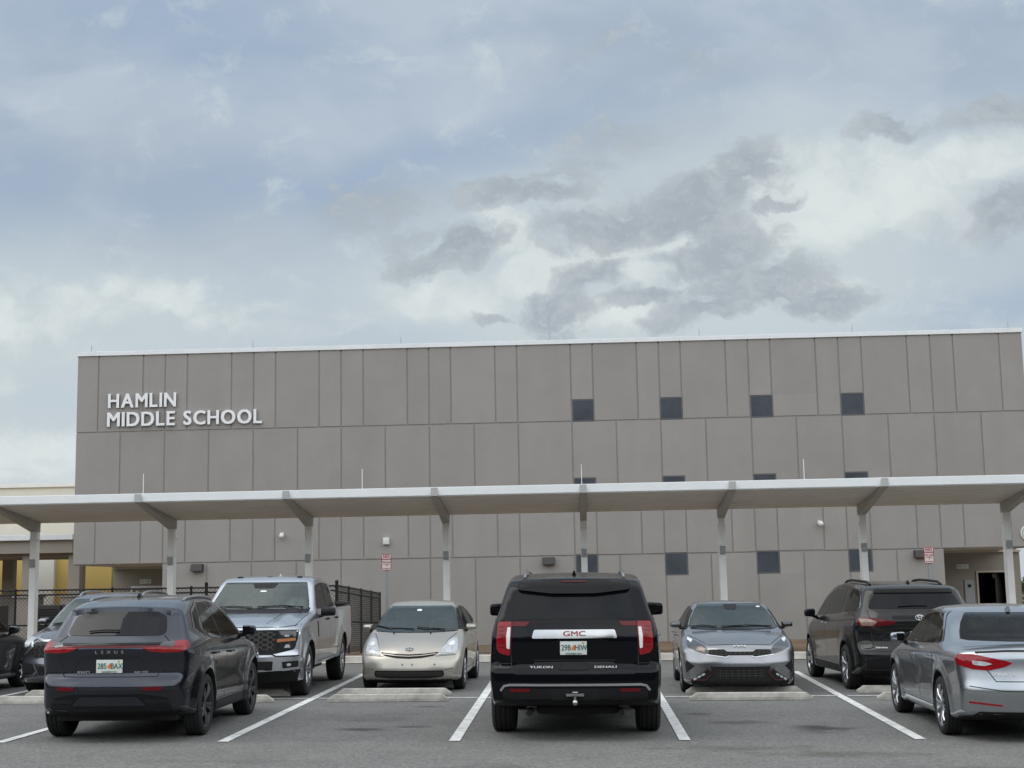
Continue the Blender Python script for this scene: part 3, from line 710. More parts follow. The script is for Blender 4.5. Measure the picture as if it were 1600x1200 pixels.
def pline(x0, y0, x1, y1, w):
    d = Vector((x1-x0, y1-y0)).normalized(); n = Vector((-d.y, d.x))*w/2
    bm = bmesh.new(); k = 24
    for i in range(k):
        a = Vector((x0, y0)).lerp(Vector((x1, y1)), i/k); b = Vector((x0, y0)).lerp(Vector((x1, y1)), (i+1)/k)
        sheet(bm, [tuple(a+n), tuple(a-n), tuple(b-n), tuple(b+n)], .008)
    bmesh.ops.remove_doubles(bm, verts=bm.verts, dist=1e-5)
    bmesh.ops.recalc_face_normals(bm, faces=bm.faces); struct('parking_line', bm, LP)
for x0, x1 in ((-12.1, -12.1), (-9.36, -9.44), (-6.66, -6.74), (-4.08, -4.26), (-1.44, -1.60), (1.15, 1.27), (3.76, 4.18), (6.6, 6.9), (9.3, 9.6)):
    pline(x0, 16.36 if x0 > -9 else 16.4, x1, 28.4, .125)
bm = bmesh.new()
for a, b in ((-12.03, -9.47), (-9.33, -6.78), (-6.62, -4.24), (-4.10, -1.60), (-1.46, 1.15), (1.29, 3.94), (4.08, 6.70), (6.84, 9.4)):
    sheet(bm, [(a, 22.38), (b, 22.38), (b, 22.47), (a, 22.47)], .008)
struct('parking_cross_line', bm, LP)
# kerb, gutter and mulch bed falling towards the building
bm = bmesh.new()
for a, b in zip(xs, xs[1:]):
    for (o0, o1, h) in ((-.35, 0.0, .012),):
        sheet(bm, [(a, kerbY(a)+o0), (b, kerbY(b)+o0), (b, kerbY(b)+o1), (a, kerbY(a)+o1)], h)
struct('gutter', bm, MT['concrete'])
bm = bmesh.new(); prof = [(0, -.2), (0, .125), (.02, .145), (.16, .15), (.18, .145), (.18, -.2)]; rows = []
for x in [-75+3*i for i in range(51)]:
    rows.append([bm.verts.new((x, kerbY(x)+a, gz(x, 33)+b)) for a, b in prof])
for a, b in zip(rows, rows[1:]):
    for k in range(len(prof)-1): bm.faces.new((a[k], b[k], b[k+1], a[k+1]))
bmesh.ops.recalc_face_normals(bm, faces=bm.faces); struct('kerb', bm, MT['concrete'])
MU = mat('mulch', (.21, .135, .075), .95, nscale=7, namp=.0, col2=(.115, .078, .048), bump=1.0, bscale=26, bdist=.08, stain=(.9, (1, 1, 1), .5, (.26, .21, .12)))
bm = bmesh.new(); ys = [0, .3, .6, 1, 1.6, 2.3, 3.2, 4.3, 5.6, 7, 9, 11.5, 14.5, 18, 24, 32]; rows = []
def mz(x, d):
    return gz(x, 33)*max(0, 1-d/9)+np.interp(d, [0, 1, 4, 8, 13, 40], [.12, .14, .05, -.14, -.10, -.10])
for i in range(301):
    x = -75+.5*i
    rows.append([bm.verts.new((x, kerbY(x)+.17+d, mz(x, d)+(random.uniform(-.018, .018) if d > 0 else 0))) for d in ys])
for a, b in zip(rows, rows[1:]):
    for k in range(len(ys)-1): bm.faces.new((a[k], b[k], b[k+1], a[k+1]))
bmesh.ops.recalc_face_normals(bm, faces=bm.faces); struct('mulch_bed', bm, MU)

# concrete wheel stops
def stop_mesh():
    bm = bmesh.new(); L = .915
    pr = [(-.075, 0), (-.072, .05), (-.05, .108), (.05, .108), (.072, .05), (.075, 0)]
    vs = []
    for x, s in ((-L, 1), (-L+.10, 1), (L-.10, 1), (L, 1)):
        e = abs(x) > L-.05
        vs.append([bm.verts.new((x, a*(.9 if e else 1), b*(.30 if e and b > .06 else 1))) for a, b in pr])
    for a, b in zip(vs, vs[1:]):
        for k in range(5): bm.faces.new((a[k], b[k], b[k+1], a[k+1]))
    bm.faces.new(vs[0]); bm.faces.new(vs[-1][::-1]); bmesh.ops.recalc_face_normals(bm, faces=bm.faces)
    bmesh.ops.bevel(bm, geom=[e for e in bm.edges if e.calc_face_angle(0) > .5], offset=.008, segments=1, affect='EDGES')
    return bm
st0 = None
for x, y, rz, lb in ((-2.92, 21.83, 0.8, 'concrete wheel stop in front of the beige hatchback, the nearer of its pair'), (-2.98, 23.0, 0.5, 'concrete wheel stop under the nose of the beige hatchback, farther of its pair'),
        (2.54, 21.80, .3, 'concrete wheel stop before the medium grey sedan, the nearer of its pair'), (2.58, 23.08, -.4, 'concrete wheel stop under the nose of the medium grey sedan, farther of its pair'),
        (5.31, 21.75, .3, 'concrete wheel stop ahead of the silver blue sedan, half hidden by its front wheel'), (5.27, 23.1, .5, 'concrete wheel stop behind the tail of the black minivan'),
        (-5.58, 21.78, .4, 'concrete wheel stop ahead of the dark grey crossover, its end showing past the front wheel'), (-5.56, 23.0, -.5, 'shaded concrete wheel stop under the front of the silver pickup'),
        (-8.05, 21.75, .4, 'concrete wheel stop left of the dark grey crossover, nearer of two there'), (-8.03, 23.0, .2, 'concrete wheel stop under the nose of the half hidden grey suv at the left')):
    if st0 is None:
        o = obj('wheel_stop', stop_mesh(), MT['stop']); st0 = o
    else:
        o = st0.copy(); C.objects.link(o)
    o.location = (x, y, gz(x, y)+.005); o.rotation_euler = (0, R(.57), R(rz)); tag(o, lb, 'wheel stop', 'concrete wheel stops')

def panel_tone(m, amp):
    # cast panels differ slightly in tone from one to the next
    t = m.node_tree; b = t.nodes['Principled BSDF']; src = b.inputs['Base Color'].links[0].from_socket
    g = t.nodes.new('ShaderNodeNewGeometry'); r = t.nodes.new('ShaderNodeMapRange'); t.links.new(g.outputs['Random Per Island'], r.inputs['Value'])
    r.inputs['To Min'].default_value = 1-amp; r.inputs['To Max'].default_value = 1+amp
    x = t.nodes.new('ShaderNodeMix'); x.data_type = 'RGBA'; x.blend_type = 'MULTIPLY'; x.inputs['Factor'].default_value = 1
    t.links.new(src, x.inputs[6]); t.links.new(r.outputs[0], x.inputs[7]); t.links.new(x.outputs[2], b.inputs['Base Color'])
MT['panel'] = mat('stucco_panel', (.322, .305, .290), .9, spec=.2, nscale=.8, namp=.055, bump=.35, bscale=30, stain=(.8, (1.6, 1, .22), .45, (.286, .271, .254)))
panel_tone(MT['panel'], .03)
# ---------------------------------------------------------------- school building
BY = 46.0; X0, X1 = -16.46, 14.52; ZT, ZA, ZB, ZC, ZD = 9.58, 7.0, 4.83, 2.66, -.6
bld = thing('school_building', 'large grey taupe stucco school building with panel joints, small square windows and white coping', 'building', (-1, BY, -.1))
def bobj(name, bm, m, smooth=False):
    xf(bm, Matrix.Translation((1, -BY, .1))); return obj(name, bm, m, bld, smooth)
WX = [(-.06, .65), (2.80, 3.52), (5.72, 6.44), (8.63, 9.37)]
WZ = [(6.99, 7.71), (4.44, 5.15), (1.98, 2.69)]
A = [X0, -15.75, -14.25, -13.51, -12.77, -11.29, -10.55, -9.82, -8.37, -7.64, -6.91, -5.455, -4.74, -4.02, -2.56, -1.84, -.08, .64, 2.08, 2.80, 3.51, 4.97, 5.70, 6.42, 7.88, 8.62, 9.36, 10.83, 11.57, 12.31, 13.78, X1]
B = [X0, -14.98, -13.5, -12.03, -10.55, -9.08, -7.64, -6.19, -4.74, -3.27, -1.83, -.08, 1.36, 2.80, 4.25, 5.72, 7.17, 8.63, 10.1, 11.57, 13.06, X1]
Dj = [-13.5, -12.05, -10.58, -9.11, -7.65, -6.19, -4.75, -3.29, -1.85, -.10, 1.36, 2.82, 4.27, 5.75, 7.21, 8.66, 10.14, 11.62]
G = .024
def cut(rects, w):
    out = []
    for (a, b, c, d) in rects:
        x0, x1, z0, z1 = w
        if x1 <= a or x0 >= b or z1 <= c or z0 >= d: out.append((a, b, c, d)); continue
        if c < z0: out.append((a, b, c, z0))
        if d > z1: out.append((a, b, z1, d))
        lo, hi = max(c, z0), min(d, z1)
        if a < x0: out.append((a, x0, lo, hi))
        if b > x1: out.append((x1, b, lo, hi))
    return out
bm = bmesh.new()
for J, z0, z1 in ((A, ZA, ZT), (B, ZB, ZA), (A, ZC, ZB), (Dj, ZD, ZC)):
    for a, b in zip(J, J[1:]):
        rc = [(a+(G if a > J[0] else 0), b-(G if b < J[-1] else 0), z0+(G if z0 > -.5 else 0), z1-G)]
        for wx in WX:
            for wz in WZ: rc = cut(rc, (wx[0]-.012, wx[1]+.012, wz[0]-.012, wz[1]+.012))
        for (p, q, r, s) in rc:
            if q-p > .03 and s-r > .03: bx(bm, p, q, BY, BY+.06, r, s)
bobj('wall_panels', bm, MT['panel'])
bm = bmesh.new()
bx(bm, X0+.01, X1-.01, BY+.024, 75, ZC-.0, ZT-.06)
bx(bm, -13.49, 11.61, BY+.025, 75, ZD, ZC-.003)
bobj('wall', bm, MT['facade'])
bm = bmesh.new(); bx(bm, X0-.04, X1+.04, BY-.045, 75.1, ZT-.02, ZT+.12, .01); bobj('coping', bm, MT['coping'])
# soffits and the recessed ground-floor entrances
bm = bmesh.new()
bx(bm, X0+.02, -13.50, BY+.065, 50, ZC-.012, ZC-.004); bx(bm, X0+.02, -13.50, 49.85, 50.1, 2.56, ZC-.013); bobj('soffit', bm, MT['soffit'])
bm = bmesh.new(); bx(bm, 11.62, X1-.02, BY+.065, 50, ZC-.012, ZC-.004); bx(bm, 11.62, 15.2, 49.85, 50.1, 2.58, ZC-.013); bobj('soffit', bm, MT['soffit'])
bm = bmesh.new()
bx(bm, -16.44, -15.78, 50, 50.3, ZD, 2.555); bx(bm, -13.62, -13.5, 50, 50.3, ZD, 2.555); bx(bm, -15.78, -13.62, 50, 50.3, 1.96, 2.555); bx(bm, -16.44, -16.2, 50.3, 60, ZD, ZC); bobj('entrance_wall', bm, MT['recess'])
bm = bmesh.new(); bx(bm, 11.62, 13.68, 50, 50.3, ZD, 2.575); bx(bm, 14.98, 15.2, 50, 50.3, ZD, 2.575); bx(bm, 13.68, 14.98, 50, 50.3, 1.95, 2.575)
bx(bm, 15.0, 15.2, 50.3, 60, ZD, ZC+.5)
bobj('entrance_wall', bm, MT['recess'])
bm = bmesh.new(); bx(bm, -16.6, -13.5, BY-.5, 50, -.3, -.085); bobj('entrance_slab', bm, MT['concrete'])
bm = bmesh.new(); bx(bm, 11.62, 15.4, BY-.5, 53, -.3, -.085); bobj('entrance_slab', bm, MT['concrete'])
# doors
bm = bmesh.new()
for a in (-15.78, -14.76, -13.68): bx(bm, a, a+.06, 49.96, 50.08, -.08, 1.96)
bx(bm, -15.78, -13.62, 49.955, 50.08, 1.90, 1.97); fr_ = bobj('door_frame', bm, MT['coping'])
for a in (-15.72, -14.70):
    bm = bmesh.new(); bx(bm, a, a+.96 if a < -15 else a+1.02, 50.02, 50.07, -.08, 1.90); d_ = bobj('door', bm, MT['tan'])
    bm = bmesh.new(); bx(bm, a+.70 if a < -15 else a+.15, (a+.70 if a < -15 else a+.15)+.10, 49.985, 50.02, .90, .98, .006); xf(bm, Matrix.Translation((1, -BY, .1))); obj('handle', bm, MT['satin'], d_)
bm = bmesh.new()
bx(bm, 13.68, 13.74, 49.95, 50.2, -.08, 1.95); bx(bm, 14.92, 14.98, 49.95, 50.2, -.08, 1.95); bx(bm, 13.74, 14.92, 49.955, 50.2, 1.89, 1.95); bobj('door_frame', bm, MT['soffit'])
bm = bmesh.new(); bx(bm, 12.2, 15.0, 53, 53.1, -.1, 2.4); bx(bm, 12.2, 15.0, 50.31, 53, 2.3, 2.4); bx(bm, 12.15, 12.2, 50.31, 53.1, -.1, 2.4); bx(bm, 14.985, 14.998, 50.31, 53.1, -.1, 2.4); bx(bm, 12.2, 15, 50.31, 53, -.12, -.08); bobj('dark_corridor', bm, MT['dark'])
bm = bmesh.new(); bxm(bm, Matrix.Translation((14.62, 50.55, .9)) @ Matrix.Rotation(R(62), 4, 'Z'), 1.1, .05, 1.95); dl = bobj('door', bm, mat('brown_door', (.05, .045, .04), .5, nscale=8, namp=.15))
bm = bmesh.new(); bx(bm, 14.30, 14.38, 50.15, 50.22, 1.70, 1.84, .01); xf(bm, Matrix.Translation((1, -BY, .1))); obj('door_closer', bm, MT['box_grey'], dl)
# windows
for wx in WX:
    for wz in WZ:
        bm = bmesh.new(); t = .035
        for (p, q, r, s) in ((wx[0], wx[1], wz[0], wz[0]+t), (wx[0], wx[1], wz[1]-t, wz[1]), (wx[0], wx[0]+t, wz[0]+t, wz[1]-t), (wx[1]-t, wx[1], wz[0]+t, wz[1]-t)): bx(bm, p, q, BY+.006, BY+.05, r, s)
        f_ = bobj('window', bm, MT['frame'])
        bm = bmesh.new(); bx(bm, wx[0]+t, wx[1]-t, BY+.013, BY+.021, wz[0]+t, wz[1]-t); xf(bm, Matrix.Translation((1, -BY, .1))); obj('pane', bm, MT['pane'], f_)
# thin air terminals along the parapet
for i, (x, zt) in enumerate(((-16.08, 9.93), (-10.63, 9.97), (-5.68, 9.95), (-.75, 10.0), (4.17, 9.97), (9.15, 9.97), (14.18, 9.95))):
    bm = bmesh.new(); bar(bm, (x, BY+.2, ZT+.1), (x, BY+.2, zt+.02), .011, 6); bar(bm, (x, BY+.2, ZT+.1), (x, BY+.2, ZT+.15), .03, 8); bobj('lightning_rod', bm, MT['steel'])
# raised letters
sg = thing('building_lettering', 'raised pale metal letters HAMLIN over MIDDLE SCHOOL on the upper left of the grey facade', 'sign', (-12.8, BY, 7.6))
from_w = {}
def letters(s, x0, x1, zc, cap):
    # natural advance widths, then squeezed to fit x0..x1
    size = cap/.70; pos = 0.0; items = []
    for ch in s:
        if ch == ' ': pos += .32*size; continue
        bm = text_bm(ch, size, .07, .028, 1, 'LEFT'); xs_ = [v.co.x for v in bm.verts]; zs_ = [v.co.y for v in bm.verts]
        mn, mx_ = min(xs_), max(xs_); items.append((bm, pos-mn, min(zs_), max(zs_))); pos += mx_-mn+.105*size
    k = (x1-x0)/(pos-.105*size)
    for bm, p, za, zb in items:
        bmesh.ops.translate(bm, verts=bm.verts, vec=(p, -(za+zb)/2, 0))
        bmesh.ops.scale(bm, verts=bm.verts, vec=(k, cap/(zb-za), 1))
        xf(bm, fr((x0+12.8, -.055, zc-7.6), (1, 0, 0), (0, 0, 1))); obj('letter', bm, MT['letter'], sg)
letters('HAMLIN', -15.39, -13.11, 8.03, .47)
letters('MIDDLE', -15.41, -13.14, 7.41, .47); letters('SCHOOL', -12.86, -10.25, 7.41, .47)
for x, lb in ((-12.34, 'dark bronze wall light left of the grey fence posts, above the crossover'), (-.93, 'dark bronze wall light above the big black suv'), (10.87, 'dark bronze wall light behind the no parking sign by the open door')):
    t_ = thing('wall_light', lb, 'wall light', (x, BY, 2.5), 'wall pack lights on the facade')
    bm = bmesh.new(); vs = bx(bm, -.20, .20, -.24, 0, -.11, .12)
    for v in bm.verts:
        if v.co.y < -.1 and v.co.z > 0: v.co.y += .07; v.co.x *= .92
    bmesh.ops.bevel(bm, geom=bm.edges[:], offset=.012, segments=2, affect='EDGES'); obj('housing', bm, MT['bronze'], t_, True)
    bm = bmesh.new(); bx(bm, -.15, .15, -.20, -.04, -.118, -.108); obj('lens', bm, MT['lens'], t_)
for x, z, lb in ((-9.58, 3.46, 'small white security camera on the facade above the silver pickup'), (7.75, 3.50, 'small white security camera on the facade above the black minivan')):
    t_ = thing('security_camera', lb, 'security camera', (x, BY, z), 'security cameras on the facade')
    bm = bmesh.new(); bx(bm, -.06, .06, -.05, 0, .0, .12, .015); bx(bm, -.035, .035, -.22, -.03, .04, .09, .012); obj('bracket', bm, MT['white_plastic'], t_, True)
    bm = bmesh.new(); bmesh.ops.create_uvsphere(bm, u_segments=16, v_segments=10, radius=.085, matrix=Matrix.Translation((.02, -.2, .01))); obj('dome', bm, MT['white_plastic'], t_, True)
bm = bmesh.new(); bx(bm, -.10, .10, -.14, 0, -.11, .11, .015); o = obj('speaker_box', bm, MT['white_plastic'], None, True); o.location = (-6.17, BY, 3.24); tag(o, 'square white speaker box on the facade above the left no parking sign', 'speaker')
bm = bmesh.new(); bmesh.ops.create_cone(bm, cap_ends=True, segments=40, radius1=.24, radius2=.24, depth=.05, matrix=Matrix.Rotation(R(90), 4, 'X')); o = obj('round_sign', bm, MT['white_plastic'], None, False); o.location = (14.30, BY-.03, 3.1)
tag(o, 'round white sign on the facade corner above the open door, cut by the right edge', 'sign')
bm = bmesh.new(); tube(bm, [(14.30+.19*math.cos(a*.2618), BY-.057, 3.1+.19*math.sin(a*.2618)) for a in range(25)], .014, 6); xf(bm, Matrix.Translation((-14.30, -BY+.03, -3.1))); obj('sign_ring', bm, MT['box_grey'], o)
for x, z, s, lb in ((-15.27, 2.125, '06-100', 'small pale room number plate in the left entrance recess'), (13.24, 2.11, '06-101', 'small pale room number plate above the open dark doorway')):
    bm = bmesh.new(); bx(bm, -.20, .20, -.015, 0, -.075, .075); o = obj('room_sign', bm, MT['sticker']); o.location = (x, 49.99, z); tag(o, lb, 'sign', 'room number plates')
    obj('lettering', xf(text_bm(s, .125, .004, .01), fr((0, -.017, 0), (1, 0, 0), (0, 0, 1))), MT['box_grey'], o)
t_ = thing('access_pedestal', 'pale grey metal access box standing left of the open doorway', 'pedestal', (13.2, 49.2, -.1))
bm = bmesh.new(); bx(bm, -.16, .16, -.1, .1, 0, 1.75, .02); obj('cabinet', bm, MT['box_grey'], t_)
bm = bmesh.new(); bx(bm, -.05, .05, -.115, -.101, 1.5, 1.6); obj('button', bm, MT['dark'], t_)

# ---------------------------------------------------------------- covered walkway canopy
can = thing('walkway_canopy', 'long white metal cantilever walkway canopy on slim columns in front of the grey school', 'canopy', (0, 35.8, 0))
def cobj(name, bm, m, smooth=False): xf(bm, Matrix.Translation((0, -35.8, 0))); return obj(name, bm, m, can, smooth)
YF, YR, ZF, ZR = 33.0, 35.98, 3.855, 3.545
bm = bmesh.new()
vs = []
for y, z in ((YF+.04, ZF), (YR, ZR), (YR, ZR+.13), (YF+.04, ZF+.13)): vs.append([bm.verts.new((x, y, z)) for x in (-19, 16)])
for k in range(4): bm.faces.new((vs[k][0], vs[k][1], vs[(k+1) % 4][1], vs[(k+1) % 4][0]))
bm.faces.new([v[0] for v in vs]); bm.faces.new([v[1] for v in vs][::-1]); bmesh.ops.recalc_face_normals(bm, faces=bm.faces); cobj('roof_deck', bm, MT['canopy'])
bm = bmesh.new(); bx(bm, -19, 16, YF-.03, YF+.038, ZF-.005, ZF+.19, .012); bx(bm, -19, 16, YF+.0, YF+.10, ZF-.02, ZF-.006); cobj('fascia', bm, MT['white_metal'])
bm = bmesh.new()
for k in range(1, 7):
    y = YF+k*.42; z = ZF+(ZR-ZF)*(y-YF)/(YR-YF); bx(bm, -19, 16, y-.006, y+.006, z-.006, z-.001)
cobj('deck_rib', bm, MT['canopy'])
for i, x in enumerate((-17.3, -13.81, -10.27, -6.77, -3.29, .165, 3.60, 7.08, 10.61, 14.1)):
    bm = bmesh.new(); sec = [(32.90, 4.03), (32.90, 3.84), (35.66, 3.32), (35.94, 3.32), (35.94, 3.54), (33.05, 3.85)]
    a = [bm.verts.new((x-.083, y, z)) for y, z in sec]; b = [bm.verts.new((x+.083, y, z)) for y, z in sec]
    bm.faces.new(a); bm.faces.new(b[::-1])
    for k in range(len(sec)): bm.faces.new((a[k], a[(k+1) % len(sec)], b[(k+1) % len(sec)], b[k]))
    bmesh.ops.recalc_face_normals(bm, faces=bm.faces); cobj('arm', bm, MT['arm'])
    zb = mz(x, 3)-.1
    bm = bmesh.new(); bx(bm, x-.078, x+.078, 35.67, 35.92, zb, 3.318); bx(bm, x-.095, x+.095, 35.655, 35.935, 3.10, 3.14); bx(bm, x-.14, x+.14, 35.60, 35.99, zb, zb+.16); c_ = cobj('column', bm, MT['column'])
    bm = bmesh.new(); bx(bm, x-.065, x+.065, 35.58, 35.665, 2.43, 2.62, .01); xf(bm, Matrix.Translation((0, -35.8, 0))); obj('junction_box', bm, MT['box_grey'], c_)
for x in (-10.36, -5.08, .14, 5.36):
    bm = bmesh.new(); bar(bm, (x, 33.6, 3.9), (x, 33.6, 4.56), .007, 6); cobj('lightning_rod', bm, MT['coping'])

# ---------------------------------------------------------------- no parking signs
for k, (x, z, lb) in enumerate(((-5.64, 2.48, 'red and white no parking fire lane sign on a grey post behind the beige hatchback'), (10.18, 2.38, 'red and white no parking fire lane sign on a grey post above the black minivan'))):
    t_ = thing('parking_sign', lb, 'sign', (x, 42, -.15), 'no parking signs')
    bm = bmesh.new(); bx(bm, -.035, .035, 0, .05, 0, z+.1); obj('post', bm, MT['steel'], t_)
    bm = bmesh.new(); bx(bm, -.145, .145, -.012, -.004, z-.08, z+.40); es = [e for e in bm.edges if abs((e.verts[0].co-e.verts[1].co).y) > .005]
    bmesh.ops.bevel(bm, geom=es, offset=.03, segments=4, affect='EDGES'); pn = obj('sign_panel', bm, MT['sign_red'], t_)
    bm = bmesh.new(); bx(bm, -.125, .125, -.0155, -.0125, z-.06, z+.38); obj('sign_face', bm, MT['sign_face'], pn)
    for s, sz, zz in (('NO', .12, .325), ('PARKING', .062, .245), ('FIRE LANE', .052, .165), ('BY ORDER', .036, .105), ('OF', .03, .055), ('FIRE DEPARTMENT', .026, -.02)):
        obj('lettering', xf(text_bm(s, sz, .003, .03), fr((0, -.018, z+zz), (1, 0, 0), (0, 0, 1))), MT['sign_red'], pn)

# ---------------------------------------------------------------- chain-link fences
def chain_fence(label, P, Q, zbP, zbQ, h, posts, rails, cell=.075, wire=.0042, group=None, tall=()):
    P = Vector((P[0], P[1], 0)); Q = Vector((Q[0], Q[1], 0)); L = (Q-P).length; d = (Q-P)/L
    t = thing('chain_link_fence', label, 'fence', (P.x, P.y, zbP), group)
    def at(s, z): return Vector((d.x*s, d.y*s, (zbQ-zbP)*s/L+z))
    for s in posts:
        hh = h+(.10 if s in tall else .02); r = .042 if s in tall else .032
        bm = bmesh.new(); bar(bm, at(s, -.2), at(s, hh), r, 8); bmesh.ops.create_uvsphere(bm, u_segments=8, v_segments=6, radius=r*1.2, matrix=Matrix.Translation(at(s, hh))); obj('post', bm, MT['black_metal'], t)
    for z in rails:
        bm = bmesh.new(); bar(bm, at(0, z), at(L, z), .021, 6); obj('rail', bm, MT['black_metal'], t)
    bm = bmesh.new()
    n = Vector((-d.y, d.x, 0))
    def seg(a, b):
        e = (b-a).normalized(); w = e.cross(n)*wire
        f = n*wire
        vs = [[bm.verts.new(p+q) for q in (w, f, -w, -f)] for p in (a, b)]
        for k in range(4): bm.faces.new((vs[0][k], vs[0][(k+1) % 4], vs[1][(k+1) % 4], vs[1][k]))
    s = -h
    while s < L:
        a, b = max(0, s), min(L, s+h); seg(at(a, .03+(a-s)), at(b, .03+(b-s)))
        a, b = max(0, s), min(L, s+h); seg(at(a, .03+h-(a-s)), at(b, .03+h-(b-s)))
        s += cell*1.414
    obj('wire_mesh', bm, MT['black_metal'], t)
    return t
chain_fence('black chain link fence running along the mulch behind the dark crossover and pickup', (-19.5, 36.3), (-6.15, 36.3), .12, .08, 1.74, [0, 2.5, 5.03, 7.55, 9.6, 9.99, 11.6, 13.35], (1.74, 1.62, .85), tall=(9.99, 13.35))
chain_fence('black chain link fence running back to the school between the pickup and beige hatchback', (-6.15, 36.35), (-6.2, 44.6), .08, -.17, 1.74, [1.9, 4.2, 6.3, 8.25], (1.74, 1.60, .85), wire=.0042, cell=.075)
chain_fence('black chain link fence beyond the far right corner of the school', (14.55, 46.6), (24, 46.6), -.1, -.1, 1.9, [0.15, 3, 6, 9], (1.88,))

# ---------------------------------------------------------------- things behind, on the left
t_ = thing('cream_building', 'cream flat-roofed building far behind the left end of the canopy', 'building', (-30, 70, 0))
bm = bmesh.new(); bx(bm, -15, 9, 0, 18, -1, 7.05); obj('wall', bm, MT['cream'], t_)
bm = bmesh.new(); bx(bm, -15.1, 9.1, -.12, 18, 7.05, 7.26); obj('coping', bm, MT['coping'], t_)
t_ = thing('yellow_wall_building', 'low yellow walled building behind the columns of the open walkway', 'building', (-24, 60, 0))
bm = bmesh.new(); bx(bm, -9, 4.2, 0, 6, -1, 3.5); obj('wall', bm, MT['yellow'], t_)
for a in (-1.9, .9):
    bm = bmesh.new(); bx(bm, a, a+.9, -.25, -.003, -1, 3.4); obj('pilaster', bm, MT['cream'], t_)
w_ = thing('open_walkway', 'low grey taupe covered walkway with square columns at the far left', 'walkway', (-20, 52, 0))
bm = bmesh.new(); bx(bm, -9, 1.35, 0, 4.5, 3.25, 3.72); bx(bm, -9, 1.35, .5, 4.2, 3.1, 3.25); obj('beam', bm, MT['tan'], w_)
bm = bmesh.new(); bx(bm, -9, 1.42, -.2, 4.7, 3.722, 3.92, .01); obj('roof_edge', bm, MT['coping'], w_)
for x, y in ((-5.0, .3), (-2.6, 3.8), (-.42, .3), (.15, 3.9), (1.32, .3)):
    bm = bmesh.new(); bx(bm, x-.21, x+.21, y, y+.42, 1.70, 3.249 if y < 1 else 3.099); c_ = obj('column', bm, MT['tan'], w_)
    bm = bmesh.new(); bx(bm, x-.40, x+.40, y-.2, y+.62, -1, 1.62); bx(bm, x-.46, x+.46, y-.26, y+.68, 1.62, 1.70, .015); obj('pedestal', bm, MT['tan'], c_)
for k, (x, w, lb) in enumerate(((-17.05, 1.0, 'dark louvred utility cabinet behind the fence, right of the first canopy column'), (-18.9, .7, 'dark louvred utility cabinet behind the fence at the left edge'), (-15.9, 1.2, 'low dark louvred utility cabinet behind the fence under the grey overhang'))):
    t_ = thing('utility_cabinet', lb, 'cabinet', (x, 45.2, -.15), 'utility cabinets behind the fence')
    bm = bmesh.new(); bx(bm, -w/2, w/2, 0, .8, 0, 1.55, .02); obj('casing', bm, MT['bronze'], t_)
    bm = bmesh.new()
    for j in range(9): bx(bm, -w/2+.06, w/2-.06, -.02, .0, .7+j*.085, .74+j*.085)
    obj('louvre', bm, MT['dark'], t_)

# ---------------------------------------------------------------- trees seen past the right corner
def leafmat(name, c):
    return mat(name, c, .7, nscale=3.5, namp=.45)
LF = [leafmat('leaf', (.035, .055, .018)), leafmat('leaf_light', (.06, .085, .028))]
def tree(x, y, h, r, lb, seed):
    rnd = random.Random(seed); t = thing('tree', lb, 'tree', (x, y, -1.3))
    bm = bmesh.new(); tube(bm, [(0, 0, 0), (.05, .03, h*.3), (-.05, .1, h*.6), (.05, 0, h*.9)], [.2, .16, .09, .03], 8)
    tips = []
    for k in range(14):
        a = rnd.uniform(0, 6.28); z0 = h*rnd.uniform(.25, .7); L = r*rnd.uniform(.5, 1); tp = Vector((L*math.cos(a), L*math.sin(a), z0+h*rnd.uniform(.08, .3)))
        tube(bm, [(0, 0, z0), tp*.5+Vector((0, 0, z0*.4)), tp], [.07, .045, .015], 5); tips.append(tp)
    obj('trunk', bm, MT['bark'], t, True)
    bm = bmesh.new()
    for k in range(46):
        c = rnd.choice(tips)+Vector((rnd.gauss(0, .35*r), rnd.gauss(0, .35*r), rnd.gauss(.1, .10*h))); cr = r*rnd.uniform(.16, .34); mi = rnd.random() < .4
        for j in range(70):
            v = Vector((rnd.gauss(0, 1), rnd.gauss(0, 1), rnd.gauss(0, .8))); v = v.normalized()*cr*rnd.random()**.4
            q = Vector((rnd.gauss(0, 1), rnd.gauss(0, 1), rnd.gauss(0, 1)+.6)).normalized().to_track_quat('Z', 'Y'); s = rnd.uniform(.08, .17)
            f = bm.faces.new([bm.verts.new(c+v+q @ Vector(p)) for p in ((-s, -s*.5, 0), (s, -s*.5, 0), (s*.4, s*.7, .03), (-s*.5, s*.6, 0))]); f.material_index = 1 if mi else 0
    o = obj('crown', bm, LF, t)
tree(25.6, 78, 2.5, 1.9, 'dark bushy tree seen past the right corner of the school through the fence', 3)
